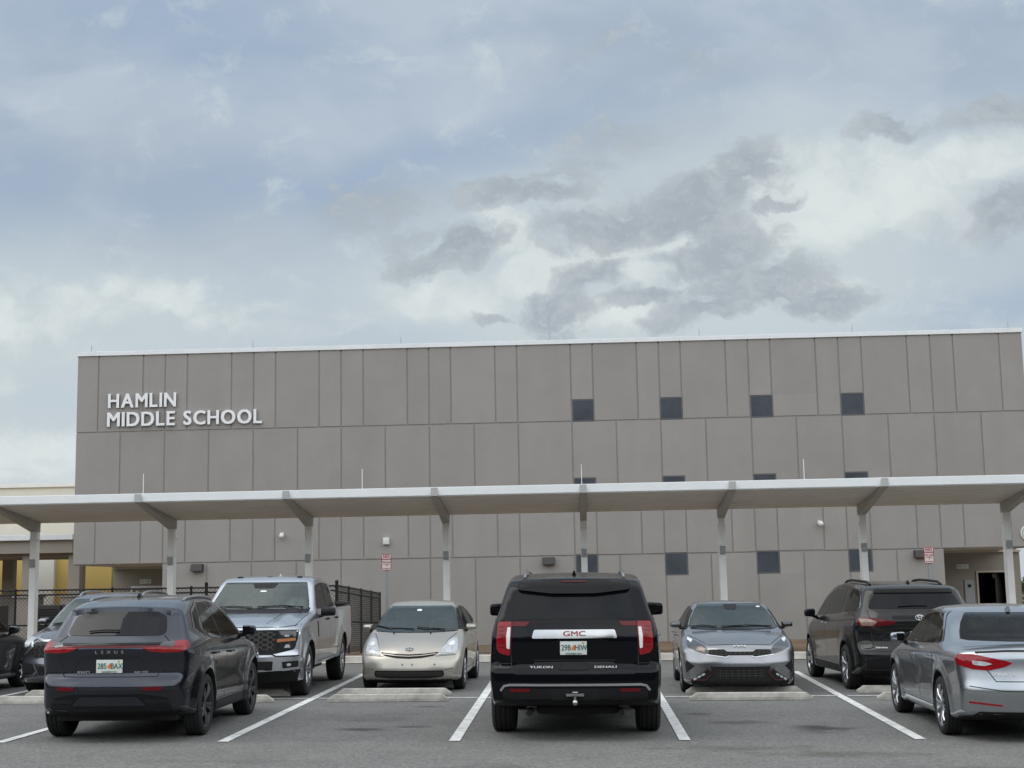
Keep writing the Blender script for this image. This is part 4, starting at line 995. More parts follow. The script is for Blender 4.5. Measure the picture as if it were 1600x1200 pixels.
# ---------------------------------------------------------------- cars
def paint(name, c, metal=.5, rough=.32, coat=.8, spec=.5): return mat(name, c, rough, metal, spec, coat, nscale=1.6, namp=.06)
GAP = MT['seam']; BP = MT['black_plastic']
def finish(root, s, bv, style, rim, gl=None):
    make_wheels(root, s, style, rim, MT['rubber'], MT['under'])
    for w in s['windows']: patch2('side_window', root, bv, w, 'side', MT[s.get('sg', 'glass_side')], off=.003, thick=.008, r=.03)
    if s.get('pillars'): seams('window_trim', root, bv, [('side', s['pillars'])], BP, .06, .0022)
    seams('door_seam', root, bv, [('side', s['seams'])], GAP, .009)
    if s.get('trim'): seams('chrome_trim', root, bv, [('side', s['trim'])], MT['chrome'], .020, .007)
def roofrails(root, bv, x0, x1, y, m, r=.016, h=.05):
    for sd in (1, -1):
        bm = bmesh.new(); P = []
        for k in range(11):
            x = x0+(x1-x0)*k/10; p, n = on_body(bv, 'top', x, sd*y); P.append(p+Vector((0, 0, h*min(1, 3.2*math.sin(math.pi*k/10)))))
        tube(bm, P, r, 8); obj('roof_rail', bm, m, root, True)
def fin(root, bv, x, m):
    p, n = on_body(bv, 'top', x, 0); bm = bmesh.new()
    vs = bx(bm, p.x-.09, p.x+.08, -.025, .025, p.z-.01, p.z+.055)
    for v in bm.verts:
        if v.co.z > p.z+.03: v.co.y *= .3; v.co.x = p.x-.05+(v.co.x-p.x)*.4
    bmesh.ops.bevel(bm, geom=bm.edges[:], offset=.006, segments=2, affect='EDGES'); obj('antenna', bm, m, root, True)
def slab(name, root, m, x0, x1, hw, z0, z1, taper=.85, bev=.02):
    bm = bmesh.new(); bx(bm, x0, x1, -hw, hw, z0, z1)
    for v in bm.verts:
        if v.co.x < (x0+x1)/2: v.co.y *= taper
    bmesh.ops.bevel(bm, geom=bm.edges[:], offset=bev, segments=2, affect='EDGES'); return obj(name, bm, m, root, True)
def mesh_lines(name, root, bv, view, pts, rows, cols, m, w=.014, off=.009, wave=0):
    # honeycomb / bar pattern clipped to the outline
    def inside(a, b):
        c = False
        for i in range(len(pts)):
            x1, y1 = pts[i-1][:2]; x2, y2 = pts[i][:2]
            if (y1 > b) != (y2 > b) and a < (x2-x1)*(b-y1)/(y2-y1)+x1: c = not c
        return c
    x0, x1 = min(p[0] for p in pts), max(p[0] for p in pts); z0, z1 = min(p[1] for p in pts), max(p[1] for p in pts); L = []
    for r in range(1, rows):
        z = z0+(z1-z0)*r/rows; run = []
        n = 60
        for k in range(n+1):
            x = x0+(x1-x0)*k/n; zz = z+wave*(1 if int(k/(n/(cols*2 or 1))+r) % 2 else -1) if wave else z
            if inside(x, zz) and inside(x, zz+w) and inside(x, zz-w): run.append((x, zz))
            else:
                if len(run) > 2: L.append(run)
                run = []
        if len(run) > 2: L.append(run)
    for c in range(1, cols):
        x = x0+(x1-x0)*c/cols; run = []
        for k in range(25):
            z = z0+(z1-z0)*k/24
            if inside(x, z): run.append((x, z))
            else:
                if len(run) > 2: L.append(run)
                run = []
        if len(run) > 2: L.append(run)
    return seams(name, root, bv, [(view, L)], m, w, off)

# --- black full-size suv, seen from behind (centre)
def suv_black():
    P = paint('black_paint', (.003, .003, .005), .0, .2, .38, .05)
    s = dict(x0=-2.78, x1=2.55, H=1.93, R=.405, rim=.29, tw=.285, track=1.0, axles=(-1.535, 1.535), kf=.20, kr=.12, k=.045, crown=.055, tumble=.30, tcurve=.05, flare=.012,
        poly=[(-2.60, .40, .03), (-2.76, .44, .04), (-2.78, .62, .03), (-2.77, .80, .04), (-2.71, .84, .02), (-2.72, 1.12, .05), (-2.69, 1.34, .05), (-2.44, 1.75, .05), (-2.30, 1.82, .06), (-1.1, 1.895, .4), (.2, 1.875, .3), (.75, 1.81, .2), (1.45, 1.27, .1), (2.2, 1.22, .2), (2.5, 1.13, .1), (2.56, .75, .1), (2.5, .36, .06), (2.2, .28, .1), (-2.2, .34, .1)],
        plan=[(-2.8, .935), (-2.45, .975), (-1.6, 1.02), (1.6, 1.02), (2.2, .99), (2.55, .90)], belt=[(-2.8, 1.33), (0, 1.28), (2.5, 1.18)],
        sect=[(-.3, .07), (0, .045), (.25, .01), (.55, .0), (.85, .012), (1.0, .06), (1.1, .075)],
        windows=[[(1.0, 1.32), (.55, 1.70), (-.25, 1.74), (-.30, 1.32)], [(-.38, 1.32), (-.34, 1.74), (-1.3, 1.74), (-1.45, 1.33)], [(-1.56, 1.34), (-1.42, 1.73), (-2.12, 1.70), (-2.34, 1.37)]],
        seams=[[(1.1, 1.28), (1.05, .8), (1.05, .45)], [(-.34, 1.3), (-.34, .45)], [(-1.5, 1.3), (-1.25, 1.0), (-1.0, .6)]], trim=[[(1.0, 1.30), (-.3, 1.30), (-2.3, 1.34)]])
    t = car_root('suv', 'large black full size suv with chrome bar and red tail lights, seen squarely from behind', -.057, 19.05, 89.7)
    b, bv = build_body(t, s, P, MT['under']); finish(t, s, bv, (6, .10, .030), MT['alloy'])
    patch('windshield', t, bv, [(-.72, 1.32), (.72, 1.32), (.62, 1.78), (-.62, 1.78)], 'front', MT['glass_wind'])
    patch('rear_window', t, bv, [(-.615, 1.735), (.615, 1.735), (.70, 1.352), (-.70, 1.352)], 'rear', MT['glass_dark'], r=.05, off=.003)
    patch('spoiler', t, bv, [(.605, 1.768), (-.605, 1.768), (-.655, 1.69), (-.62, 1.66), (-.25, 1.617), (.25, 1.617), (.62, 1.66), (.655, 1.69)], 'rear', MT['gloss_black'], off=.045, thick=.09, r=.03)
    patch('brake_light', t, bv, [(.15, 1.745), (-.15, 1.745), (-.15, 1.735), (.15, 1.735)], 'rear', MT['red_dim'], off=.052, thick=.01, r=.004)
    for o in patch2('taillight', t, bv, [(.868, 1.32), (.712, 1.325), (.712, 1.26), (.728, .975), (.74, .945), (.85, .972), (.885, 1.02), (.887, 1.13)], 'rear', MT['red'], off=.012, thick=.05, r=.02): pass
    lights = [o for o in t.children if o.name.startswith('taillight')]
    for o, sg in zip(lights, (1, -1)):
        patch('reverse_light', o, bv, [(sg*.757, 1.262), (sg*.722, 1.262), (sg*.735, 1.02), (sg*.768, 1.03), (sg*.772, 1.16)], 'rear', MT['lens_white'], off=.018, thick=.01, r=.008)
        bm = bmesh.new(); strip_bm(bm, bv, [[(sg*(.79+.0*k), 1.27-.045*k), (sg*.862, 1.265-.045*k)] for k in range(6)], 'rear', .007, .0175); obj('lens_bar', bm, MT['red_dim'], o)
    patch2('tailgate_light', t, bv, [(.704, 1.325), (.50, 1.322), (.545, 1.275), (.704, 1.275)], 'rear', MT['red_dim'], off=.010, thick=.03, r=.008)
    cb = patch('chrome_bar', t, bv, [(.455, 1.232), (-.455, 1.232), (-.482, 1.136), (.482, 1.136)], 'rear', MT['chrome'], off=.03, thick=.04, r=.02)
    badge('lettering', cb, bv, 'rear', 0, 1.184, 'GMC', .078, MT['red_letter'], .025, 1.5, 1.0, .036, .008)
    badge('lettering', t, bv, 'rear', .375, .812, 'YUKON', .048, MT['chrome'], .02, 1.5, 1.05)
    badge('lettering', t, bv, 'rear', -.347, .812, 'DENALI', .048, MT['chrome'], .02, 1.5, 1.05)
    plate(t, bv, 'rear', .012, 1.03, ('29B', 'HIW'), 'MYFLORIDA.COM', .012)
    patch('plate_recess', t, bv, [(.42, 1.125), (-.42, 1.125), (-.50, .93), (.50, .93)], 'rear', P, off=.002, thick=0, r=.04)
    patch('tailgate_handle', t, bv, [(.175, .862), (-.155, .862), (-.165, .79), (.185, .79)], 'rear', BP, off=.010, thick=.02, r=.03)
    seams('tailgate_seam', t, bv, [('rear', [[(.715, 1.34), (.722, 1.0), (.712, .77), (.66, .745), (-.66, .745), (-.712, .77), (-.722, 1.0), (-.715, 1.34)], [(.46, .895), (-.46, .895)], [(.93, .86), (.72, .86)], [(-.72, .86), (-.93, .86)]])], GAP, .011)
    patch('lower_bumper', t, bv, [(.83, .585), (-.83, .585), (-.80, .43), (.80, .43)], 'rear', BP, off=.006, thick=.02, r=.03)
    seams('bumper_trim', t, bv, [('rear', [[(.84, .56), (.80, .612), (.74, .625), (-.74, .625), (-.80, .612), (-.84, .56)]])], MT['satin'], .026, .014)
    patch2('reflector', t, bv, [(.735, .585), (.505, .585), (.51, .548), (.725, .548)], 'rear', MT['red_dim'], off=.014, thick=.01, r=.005)
    patch('hitch_recess', t, bv, [(.28, .585), (-.28, .585), (-.26, .42), (.26, .42)], 'rear', MT['dark'], off=.009, thick=.01, r=.02)
    bm = bmesh.new(); bx(bm, -2.86, -2.6, -.032, .032, .505, .555, .006); bar(bm, (-2.85, 0, .50), (-2.85, 0, .46), .016, 8); bmesh.ops.create_uvsphere(bm, u_segments=14, v_segments=10, radius=.034, matrix=Matrix.Translation((-2.85, 0, .435))); bx(bm, -2.80, -2.79, -.10, .10, .50, .53); obj('tow_hitch', bm, MT['chrome'], t, True)
    bm = bmesh.new()
    for sd in (1, -1): bar(bm, (-2.2, sd*.52, .30), (-2.58, sd*.52, .30), .035, 12)
    bx(bm, -1.9, -1.2, -.85, .85, .33, .43, .03); bx(bm, -2.35, -1.9, -.5, .45, .26, .40, .06); obj('exhaust', bm, MT['under'], t, True)
    roofrails(t, bv, -2.05, .3, .585, MT['chrome'], .018, .038)
    fin(t, bv, -1.75, P)
    mirror_pair(t, (.98, 1.075, 1.395), (.16, .25, .20), P, MT['glass_side'], BP)
    handles(t, bv, [(-.05, 1.12), (-1.15, 1.12)], MT['chrome'])
    wiper(t, bv, 'rear', [(.02, 1.66), (-.3, 1.67)], BP)
    patch('grille', t, bv, [(-.6, 1.1), (.6, 1.1), (.5, .72), (-.5, .72)], 'front', MT['chrome']); patch2('headlight', t, bv, [(.68, 1.08), (.92, 1.06), (.90, .8), (.72, .82)], 'front', MT['lens'])
suv_black()

# --- dark grey crossover, rear three-quarter (left)
def crossover():
    P = paint('graphite_paint', (.037, .041, .054), .9, .25, .7, .4)
    s = dict(sg='clear_side', x0=-2.31, x1=2.36, H=1.66, R=.36, rim=.255, tw=.235, track=.925, axles=(-1.345, 1.345), kf=.30, kr=.26, k=.065, crown=.06, tumble=.46, tcurve=.12, flare=.035,
        poly=[(-2.10, .33, .03), (-2.24, .36, .03), (-2.27, .50, .03), (-2.31, .60, .03), (-2.29, .70, .03), (-2.245, .76, .02), (-2.25, .92, .08), (-2.275, 1.03, .05), (-2.27, 1.10, .05), (-2.19, 1.15, .05), (-2.11, 1.20, .03), (-1.82, 1.475, .02), (-1.86, 1.50, .015), (-1.82, 1.527, .02), (-1.35, 1.61, .2), (-.5, 1.655, .3), (.10, 1.635, .25), (.62, 1.50, .2), (1.28, 1.09, .10), (1.95, 1.0, .2), (2.25, .89, .1), (2.37, .62, .1), (2.30, .28, .06), (2.05, .20, .1), (-1.85, .24, .08)],
        plan=[(-2.32, .76), (-2.12, .82), (-1.85, .885), (-1.4, .925), (1.4, .925), (2.0, .89), (2.36, .78)], belt=[(-2.3, 1.14), (-1.4, 1.13), (0, 1.08), (1.2, 1.04), (2.3, .90)],
        sect=[(-.3, .06), (0, .035), (.2, .02), (.38, .028), (.60, .012), (.80, .0), (.92, .012), (1.0, .045), (1.06, .065)],
        windows=[[(.80, 1.12), (.42, 1.40), (-.28, 1.545), (-.30, 1.105)], [(-.36, 1.10), (-.35, 1.545), (-.88, 1.535), (-1.10, 1.27), (-1.08, 1.14)], [(-1.15, 1.15), (-1.13, 1.29), (-.98, 1.51), (-1.30, 1.44), (-1.47, 1.27)]],
        seams=[[(.92, 1.1), (.90, .7), (.80, .38)], [(-.33, 1.1), (-.30, .7), (-.33, .38)], [(-1.12, 1.12), (-1.10, .95), (-.93, .72), (-.85, .5)], [(.80, .38), (-.85, .38)]],
        trim=[[(.86, 1.14), (.45, 1.43), (.1, 1.53), (-.3, 1.572), (-.9, 1.562), (-1.35, 1.455), (-1.54, 1.27)]])
    t = car_root('crossover', 'dark grey crossover with a red full width light bar, seen from its rear right', -5.43, 18.5, 91.5)
    b, bv = build_body(t, s, P, MT['under']); finish(t, s, bv, (5, .16, .024), MT['alloy_dark'])
    open_glass(b, bv, t, [(-.70, 1.13), (.70, 1.13), (.56, 1.50), (-.56, 1.50)], None, s['windows'][:2], 1.09, 1.28, .68, True, -.9)
    patch('windshield', t, bv, [(-.70, 1.13), (.70, 1.13), (.56, 1.50), (-.56, 1.50)], 'front', MT['clear_glass'])
    patch('rear_window', t, bv, [(.42, 1.468), (-.42, 1.468), (-.53, 1.41), (-.575, 1.235), (-.53, 1.20), (.53, 1.20), (.575, 1.235), (.53, 1.41)], 'rear', MT['glass_dark'], r=.03)
    wiper(t, bv, 'rear', [(.30, 1.235), (.1, 1.25), (-.05, 1.245)], BP)
    patch('light_bar', t, bv, [(.66, 1.090), (-.66, 1.090), (-.66, 1.070), (.66, 1.070)], 'rear', MT['red_dim'], off=.006, thick=.02, r=.006, grid=.02)
    bmx = patch('light_bar_trim', t, bv, [(.62, 1.120), (-.62, 1.120), (-.62, 1.096), (.62, 1.096)], 'rear', MT['gloss_black'], off=.004, thick=.02, r=.006, grid=.02)
    for sg in (1, -1):
        q = lambda L: [(sg*a, b) for a, b in L]
        h = patch('taillight', t, bv, q([(.80, 1.138), (.70, 1.128), (.57, 1.098), (.55, 1.072), (.36, 1.064), (.46, 1.024), (.60, 1.010), (.79, 1.014), (.84, 1.06)]), 'rear', MT['red'], off=.012, thick=.03, r=.012, grid=.02)
        patch('smoked_corner', h, bv, q([(.70, 1.128), (.57, 1.110), (.545, 1.076), (.70, 1.066)]), 'rear', MT['lens_dark'], off=.015, thick=.01, r=.006, grid=.02)
    patch2('side_lens', t, bv, [(-2.115, 1.125), (-2.06, 1.118), (-2.02, 1.105), (-2.06, 1.07), (-2.115, 1.04)], 'side', MT['red'], off=.008, thick=.02, r=.015)
    seams('tailgate_seam', t, bv, [('rear', [[(.60, 1.0), (.565, .80), (.53, .742), (-.53, .742), (-.565, .80), (-.60, 1.0)], [(.56, 1.2), (.64, 1.13)], [(-.56, 1.2), (-.64, 1.13)]])], GAP, .010)
    patch('tailgate_recess', t, bv, [(.30, .955), (-.30, .955), (-.43, .80), (.43, .80)], 'rear', P, off=-.004, thick=0, r=.02)
    seams('tailgate_crease', t, bv, [('rear', [[(.46, .80), (.33, .955), (-.33, .955), (-.46, .80)]])], GAP, .016, .003)
    badge('lettering', t, bv, 'rear', 0, 1.02, 'LEXUS', .048, MT['satin'], .02, 1.25, 2.3)
    badge('lettering', t, bv, 'rear', .30, .79, 'AWD', .05, MT['satin'], .02, 1.3); badge('lettering', t, bv, 'rear', -.36, .79, 'NX 250', .036, MT['satin'], .01, 1.3)
    plate(t, bv, 'rear', 0, .86, ('285', 'BAX'), 'SUNSHINE STATE', .01)
    patch2('reflector', t, bv, [(.60, .628), (.385, .628), (.40, .588), (.595, .588)], 'rear', MT['red_dim'], off=.009, thick=.02, r=.008)
    patch('lower_bumper', t, bv, [(.66, .50), (.40, .545), (-.40, .545), (-.66, .50), (-.70, .37), (.70, .37)], 'rear', BP, off=.006, thick=.02, r=.02)
    patch2('bumper_vent', t, bv, [(.66, .485), (.40, .495), (.41, .445), (.68, .44)], 'rear', MT['dark'], off=.013, thick=.01, r=.006)
    patch('skid_plate', t, bv, [(.33, .525), (-.33, .525), (-.42, .42), (.42, .42)], 'rear', P, off=.014, thick=.01, r=.02)
    seams('bumper_crease', t, bv, [('rear', [[(.86, .60), (.60, .575), (.38, .575), (.33, .612), (-.33, .612), (-.38, .575), (-.60, .575), (-.86, .60)]])], GAP, .012, .002)
    patch2('sill', t, bv, [(-.92, .36), (.92, .36), (.90, .24), (-.90, .24)], 'side', BP, off=.008, thick=.02, r=.02)
    roofrails(t, bv, -1.25, .25, .57, MT['satin'], .016, .022); fin(t, bv, -1.05, P)
    mirror_pair(t, (.72, 1.005, 1.17), (.17, .20, .145), P, MT['glass_side'], BP)
    handles(t, bv, [(-.12, .93), (-.98, .95)], P)
    patch2('headlight', t, bv, [(.5, .84), (.80, .90), (.78, .80), (.55, .77)], 'front', MT['lens']); patch('grille', t, bv, [(-.5, .82), (.5, .82), (.6, .4), (-.6, .4)], 'front', BP)
    bm = bmesh.new(); bx(bm, -1.9, -1.0, -.7, .7, .22, .30, .02); obj('exhaust', bm, MT['under'], t)
crossover()

# --- silver crew-cab pickup facing us
def pickup():
    P = paint('silver_paint', (.52, .55, .59), .9, .28)
    s = dict(sg='clear_side', x0=-3.10, x1=2.79, H=1.95, R=.41, rim=.26, tw=.27, track=.99, axles=(-1.845, 1.845), kf=.22, kr=.05, k=.06, crown=.045, tumble=.22, tcurve=.10, flare=.03, za=.80, nx=130,
        poly=[(-3.05, .60, .03), (-3.10, .65, .03), (-3.09, 1.40, .03), (-1.36, 1.40, .02), (-1.30, 1.42, .02), (-1.12, 1.86, .08), (-.6, 1.93, .2), (.25, 1.90, .15), (.45, 1.83, .10), (1.18, 1.34, .06), (1.9, 1.27, .2), (2.55, 1.16, .10), (2.74, 1.07, .05), (2.77, .72, .03), (2.79, .66, .02), (2.79, .42, .04), (2.70, .40, .03), (2.62, .26, .04), (2.3, .26, .08), (1.2, .42, .1), (-2.4, .45, .1)],
        plan=[(-3.1, .985), (-1, 1.0), (1.6, 1.0), (2.4, .985), (2.79, .95)], belt=[(-3.1, 1.42), (-1.3, 1.36), (1.0, 1.30), (2.0, 1.24), (2.79, 1.10)],
        sect=[(-.2, .05), (.05, .03), (.2, .03), (.3, .012), (.55, .0), (.82, .004), (.95, .022), (1.0, .05), (1.05, .07)], hoodcrown=.035,
        windows=[[(.78, 1.36), (.40, 1.74), (-.18, 1.79), (-.20, 1.36)], [(-.28, 1.36), (-.26, 1.79), (-.92, 1.77), (-1.08, 1.38)]],
        seams=[[(.90, 1.34), (.95, 1.0), (.93, .50)], [(-.24, 1.36), (-.24, .5)], [(-1.14, 1.40), (-1.14, .5)], [(.93, .50), (-1.14, .5)], [(-1.24, 1.40), (-1.24, .5)]], pillars=[[(-.23, 1.36), (-.22, 1.79)]])
    t = car_root('pickup_truck', 'silver crew cab pickup truck with a black honeycomb grille, facing us', -5.40, 25.0, -89)
    b, bv = build_body(t, s, P, MT['under']); finish(t, s, bv, (6, .13, .028), MT['alloy'])
    open_glass(b, bv, t, [(-.83, 1.355), (.83, 1.355), (.80, 1.46), (.70, 1.795), (-.70, 1.795), (-.80, 1.46)], [(-.66, 1.74), (.66, 1.74), (.72, 1.46), (-.72, 1.46)], s['windows'], 1.36, 1.18, 0.78, True, -0.75)
    patch('rear_window', t, bv, [(-.66, 1.74), (.66, 1.74), (.72, 1.46), (-.72, 1.46)], 'rear', MT['privacy'], r=.04)
    patch('windshield', t, bv, [(-.83, 1.355), (.83, 1.355), (.80, 1.46), (.70, 1.795), (-.70, 1.795), (-.80, 1.46)], 'front', MT['clear_glass'], r=.05, off=.006, grid=.035)
    o_ = patch('cowl', t, bv, [(-.86, 1.38), (.86, 1.38), (.84, 1.30), (-.84, 1.30)], 'front', BP, off=.003, thick=0, r=.02)
    wiper(t, bv, 'front', [(.74, 1.375), (.40, 1.40), (-.02, 1.385)], BP); wiper(t, bv, 'front', [(-.10, 1.375), (-.45, 1.395), (-.74, 1.375)], BP)
    patch('mirror_band', t, bv, [(-.22, 1.785), (.22, 1.785), (.17, 1.70), (-.17, 1.70)], 'front', BP, off=.009, thick=0, r=.03)  # black band at the top centre of the windshield
    patch('sticker', t, bv, [(.05, 1.66), (-.05, 1.66), (-.05, 1.635), (.05, 1.635)], 'front', MT['sticker'], off=.010, thick=0, r=.004)
    g = patch('grille', t, bv, [(-.66, 1.052), (.66, 1.052), (.62, .76), (.58, .715), (-.58, .715), (-.62, .76)], 'front', BP, off=.012, thick=.04, r=.02)
    mesh_lines('grille_mesh', g, bv, 'front', [(-.62, 1.05), (.62, 1.05), (.58, .74), (-.58, .74)], 8, 9, MT['bronze'], .016, .022, .012)
    gb = patch('grille_surround', t, bv, [(-.94, 1.062), (.94, 1.062), (.93, .94), (.88, .76), (.60, .695), (-.60, .695), (-.88, .76), (-.93, .94)], 'front', BP, off=.005, thick=.03, r=.03)
    for sg in (1, -1):
        q = lambda L: [(sg*a, b) for a, b in L]
        h = patch('headlight', t, bv, q([(.64, 1.045), (.90, 1.045), (.895, .80), (.86, .765), (.72, .755), (.65, .83)]), 'front', MT['lens_dark'], off=.014, thick=.03, r=.02)
        patch('turn_signal', h, bv, q([(.62, .922), (.892, .938), (.89, .895), (.62, .872)]), 'front', MT['amber'], off=.022, thick=.01, r=.006)
        patch('lamp_element', h, bv, q([(.73, .985), (.80, .985), (.80, .955), (.73, .955)]), 'front', MT['lens'], off=.020, thick=.01, r=.006)
        patch('lamp_element', h, bv, q([(.745, .835), (.80, .84), (.82, .79), (.73, .785)]), 'front', MT['lens'], off=.020, thick=.01, r=.012)
    seams('hood_seam', t, bv, [('front', [[(-.93, 1.14), (-.70, 1.105), (.70, 1.105), (.93, 1.14)]]), ('top', [[(2.45, .86), (1.2, .90)], [(2.45, -.86), (1.2, -.90)], [(2.5, .42), (1.9, .48), (1.3, .50)], [(2.5, -.42), (1.9, -.48), (1.3, -.50)]])], GAP, .010)
    bp = patch('bumper', t, bv, [(-.97, .648), (.97, .648), (.96, .462), (.58, .44), (-.58, .44), (-.96, .462)], 'front', P, off=.030, thick=.05, r=.03)
    seams('bumper_gap', t, bv, [('front', [[(-.95, .662), (-.62, .655), (-.55, .69), (.55, .69), (.62, .655), (.95, .662)]])], GAP, .022, .010)
    patch2('fog_light', bp, bv, [(.70, .575), (.93, .59), (.925, .495), (.71, .475)], 'front', BP, off=.036, thick=.01, r=.015)
    for sg in (1, -1): patch('fog_lamp', bp, bv, [(sg*.77, .55), (sg*.83, .55), (sg*.83, .51), (sg*.77, .51)], 'front', MT['lens'], off=.041, thick=.004, r=.018)
    patch('lower_grille', bp, bv, [(-.57, .585), (.57, .585), (.56, .455), (-.56, .455)], 'front', BP, off=.036, thick=.01, r=.02)
    patch('air_dam', t, bv, [(-.95, .455), (-.58, .435), (.58, .435), (.95, .455), (.90, .27), (-.90, .27)], 'front', BP, off=.012, thick=.02, r=.02)
    patch2('arch_lip', t, bv, [(2.78, .64), (2.60, .63), (2.55, .45), (2.76, .44)], 'side', BP, off=.004, thick=0, r=.02)
    bm = bmesh.new()
    for sd in (1, -1): bx(bm, -3.05, -1.34, sd*.90-.05, sd*.90+.05, 1.385, 1.425, .012)
    bx(bm, -3.08, -3.02, -.9, .9, 1.385, 1.425, .012); obj('bed_rail', bm, BP, t, True)
    bm = bmesh.new(); bx(bm, -3.0, -1.36, -.85, .85, 1.38, 1.408, .006); obj('bed_cover', bm, BP, t, True)
    patch2('taillight', t, bv, [(-2.96, 1.30), (-3.07, 1.30), (-3.07, .92), (-2.98, .95)], 'side', MT['red'], off=.006, thick=.01)
    mirror_pair(t, (.80, 1.115, 1.305), (.16, .26, .175), BP, MT['glass_side'], BP, .06, .10)
    handles(t, bv, [(.02, 1.17), (-.98, 1.17)], BP, .22, .035)
    patch2('fender_vent', t, bv, [(1.02, 1.16), (1.09, 1.15), (1.02, .90), (.97, .90)], 'side', BP, off=.004, thick=.006, r=.012)
    bm = bmesh.new()
    for y in (-.52, 0, .52): bx(bm, .12, .2, y-.045, y+.045, 1.878, 1.908, .012)
    obj('roof_lamp', bm, BP, t, True)
    fin(t, bv, -.8, P)
pickup()

# --- beige hatchback facing us
def hatchback():
    P = paint('beige_paint', (.41, .383, .335), .65, .32)
    s = dict(sg='clear_side', x0=-2.17, x1=2.28, H=1.49, R=.315, rim=.205, tw=.20, track=.855, axles=(-1.35, 1.35), kf=.34, kr=.20, k=.08, crown=.075, tumble=.42, tcurve=.10, flare=.016, za=.56,
        poly=[(-2.02, .28, .04), (-2.15, .34, .05), (-2.17, .62, .06), (-2.14, .98, .05), (-2.02, 1.12, .05), (-1.2, 1.37, .3), (-.35, 1.478, .4), (.15, 1.465, .25), (.50, 1.35, .2), (1.38, .97, .10), (1.80, .855, .2), (2.12, .70, .10), (2.20, .60, .04), (2.25, .52, .06), (2.285, .36, .05), (2.25, .22, .05), (2.05, .17, .08), (-1.8, .21, .08)],
        plan=[(-2.17, .78), (-1.4, .845), (0, .862), (1.4, .855), (1.9, .835), (2.28, .755)], belt=[(-2.2, 1.08), (-1, 1.0), (.4, .95), (1.3, .92), (2.2, .74)],
        sect=[(-.3, .05), (0, .03), (.25, .015), (.6, .0), (.85, .01), (1.0, .045), (1.08, .065)],
        windows=[[(1.10, .99), (.42, 1.31), (-.10, 1.365), (-.12, .985)], [(-.19, .985), (-.17, 1.365), (-.75, 1.33), (-.98, 1.02)], [(-1.05, 1.04), (-.85, 1.31), (-1.45, 1.16), (-1.50, 1.10)]],
        seams=[[(.98, .95), (.95, .7), (.90, .32)], [(-.15, 1.0), (-.15, .32)], [(-1.02, 1.0), (-.95, .72), (-.82, .45)], [(.9, .32), (-.8, .32)]], pillars=[[(-.155, 1.0), (-.14, 1.365)]])
    t = car_root('hatchback', 'beige hatchback with cloudy headlights and a thin curved grille, facing us', -2.783, 25.7, -90.5)
    b, bv = build_body(t, s, P, MT['under']); finish(t, s, bv, (7, .0, .022), MT['alloy'])
    open_glass(b, bv, t, [(-.705, .965), (-.35, .950), (.35, .950), (.705, .965), (.70, 1.01), (.60, 1.345), (.54, 1.362), (-.54, 1.362), (-.60, 1.345), (-.70, 1.01)], [(-.50, 1.33), (.50, 1.33), (.58, 1.16), (-.58, 1.16)], s['windows'], 0.97, 1.38, 0.66, True, -0.85)
    patch('rear_window', t, bv, [(-.50, 1.33), (.50, 1.33), (.58, 1.16), (-.58, 1.16)], 'rear', MT['privacy'], r=.04)
    patch('windshield', t, bv, [(-.705, .965), (-.35, .950), (.35, .950), (.705, .965), (.70, 1.01), (.60, 1.345), (.54, 1.362), (-.54, 1.362), (-.60, 1.345), (-.70, 1.01)], 'front', MT['clear_glass'], r=.03, off=.006, grid=.035)
    wiper(t, bv, 'front', [(-.70, 1.035), (-.45, 1.0), (-.02, .985)], BP); wiper(t, bv, 'front', [(.03, 1.015), (.2, .995), (.50, .975)], BP)
    patch('sticker', t, bv, [(.03, 1.31), (-.05, 1.31), (-.05, 1.28), (.03, 1.28)], 'front', MT['sticker'], off=.010, thick=0, r=.004)
    bm = bmesh.new()
    for y in (-.35, .28):
        p, n = on_body(bv, 'front', y, .93); bx(bm, p.x-.02, p.x+.02, y-.012, y+.012, p.z, p.z+.018, .005)
    obj('washer_nozzle', bm, BP, t)
    for sg in (1, -1):
        q = lambda L: [(sg*a, b) for a, b in L]
        h = patch('headlight', t, bv, q([(.735, .845), (.675, .862), (.60, .82), (.535, .72), (.47, .60), (.735, .618), (.755, .66), (.76, .74)]), 'front', MT['lens'], off=.008, thick=.03, r=.02, grid=.03)
        patch('lamp_bowl', h, bv, q([(.70, .80), (.65, .81), (.60, .755), (.66, .73), (.71, .75)]), 'front', MT['lens_white'], off=.012, thick=.006, r=.02, grid=.03)
        patch('lamp_bowl', h, bv, q([(.69, .70), (.61, .69), (.56, .63), (.68, .63)]), 'front', MT['satin'], off=.012, thick=.006, r=.025, grid=.03)
    g = patch('grille', t, bv, [(-.475, .645), (-.25, .622), (0, .612), (.25, .622), (.475, .645), (.40, .592), (.2, .560), (0, .550), (-.2, .560), (-.40, .592)], 'front', MT['dark'], off=.010, thick=.02, r=.006, grid=.03)
    seams('grille_bar', g, bv, [('front', [[(-.43, .618), (-.2, .592), (0, .582), (.2, .592), (.43, .618)]])], P, .012, .014)
    ring_badge('emblem', t, bv, 'front', 0, .70, TOY, MT['satin'])
    lg = patch('lower_grille', t, bv, [(-.56, .36), (.56, .36), (.575, .30), (.55, .255), (.3, .236), (-.3, .236), (-.55, .255), (-.575, .30)], 'front', MT['dark'], off=.006, thick=.03, r=.02, grid=.03)
    mesh_lines('grille_mesh', lg, bv, 'front', [(-.55, .35), (.55, .35), (.56, .30), (.54, .26), (-.54, .26), (-.56, .30)], 5, 1, MT['bronze'], .010, .012)
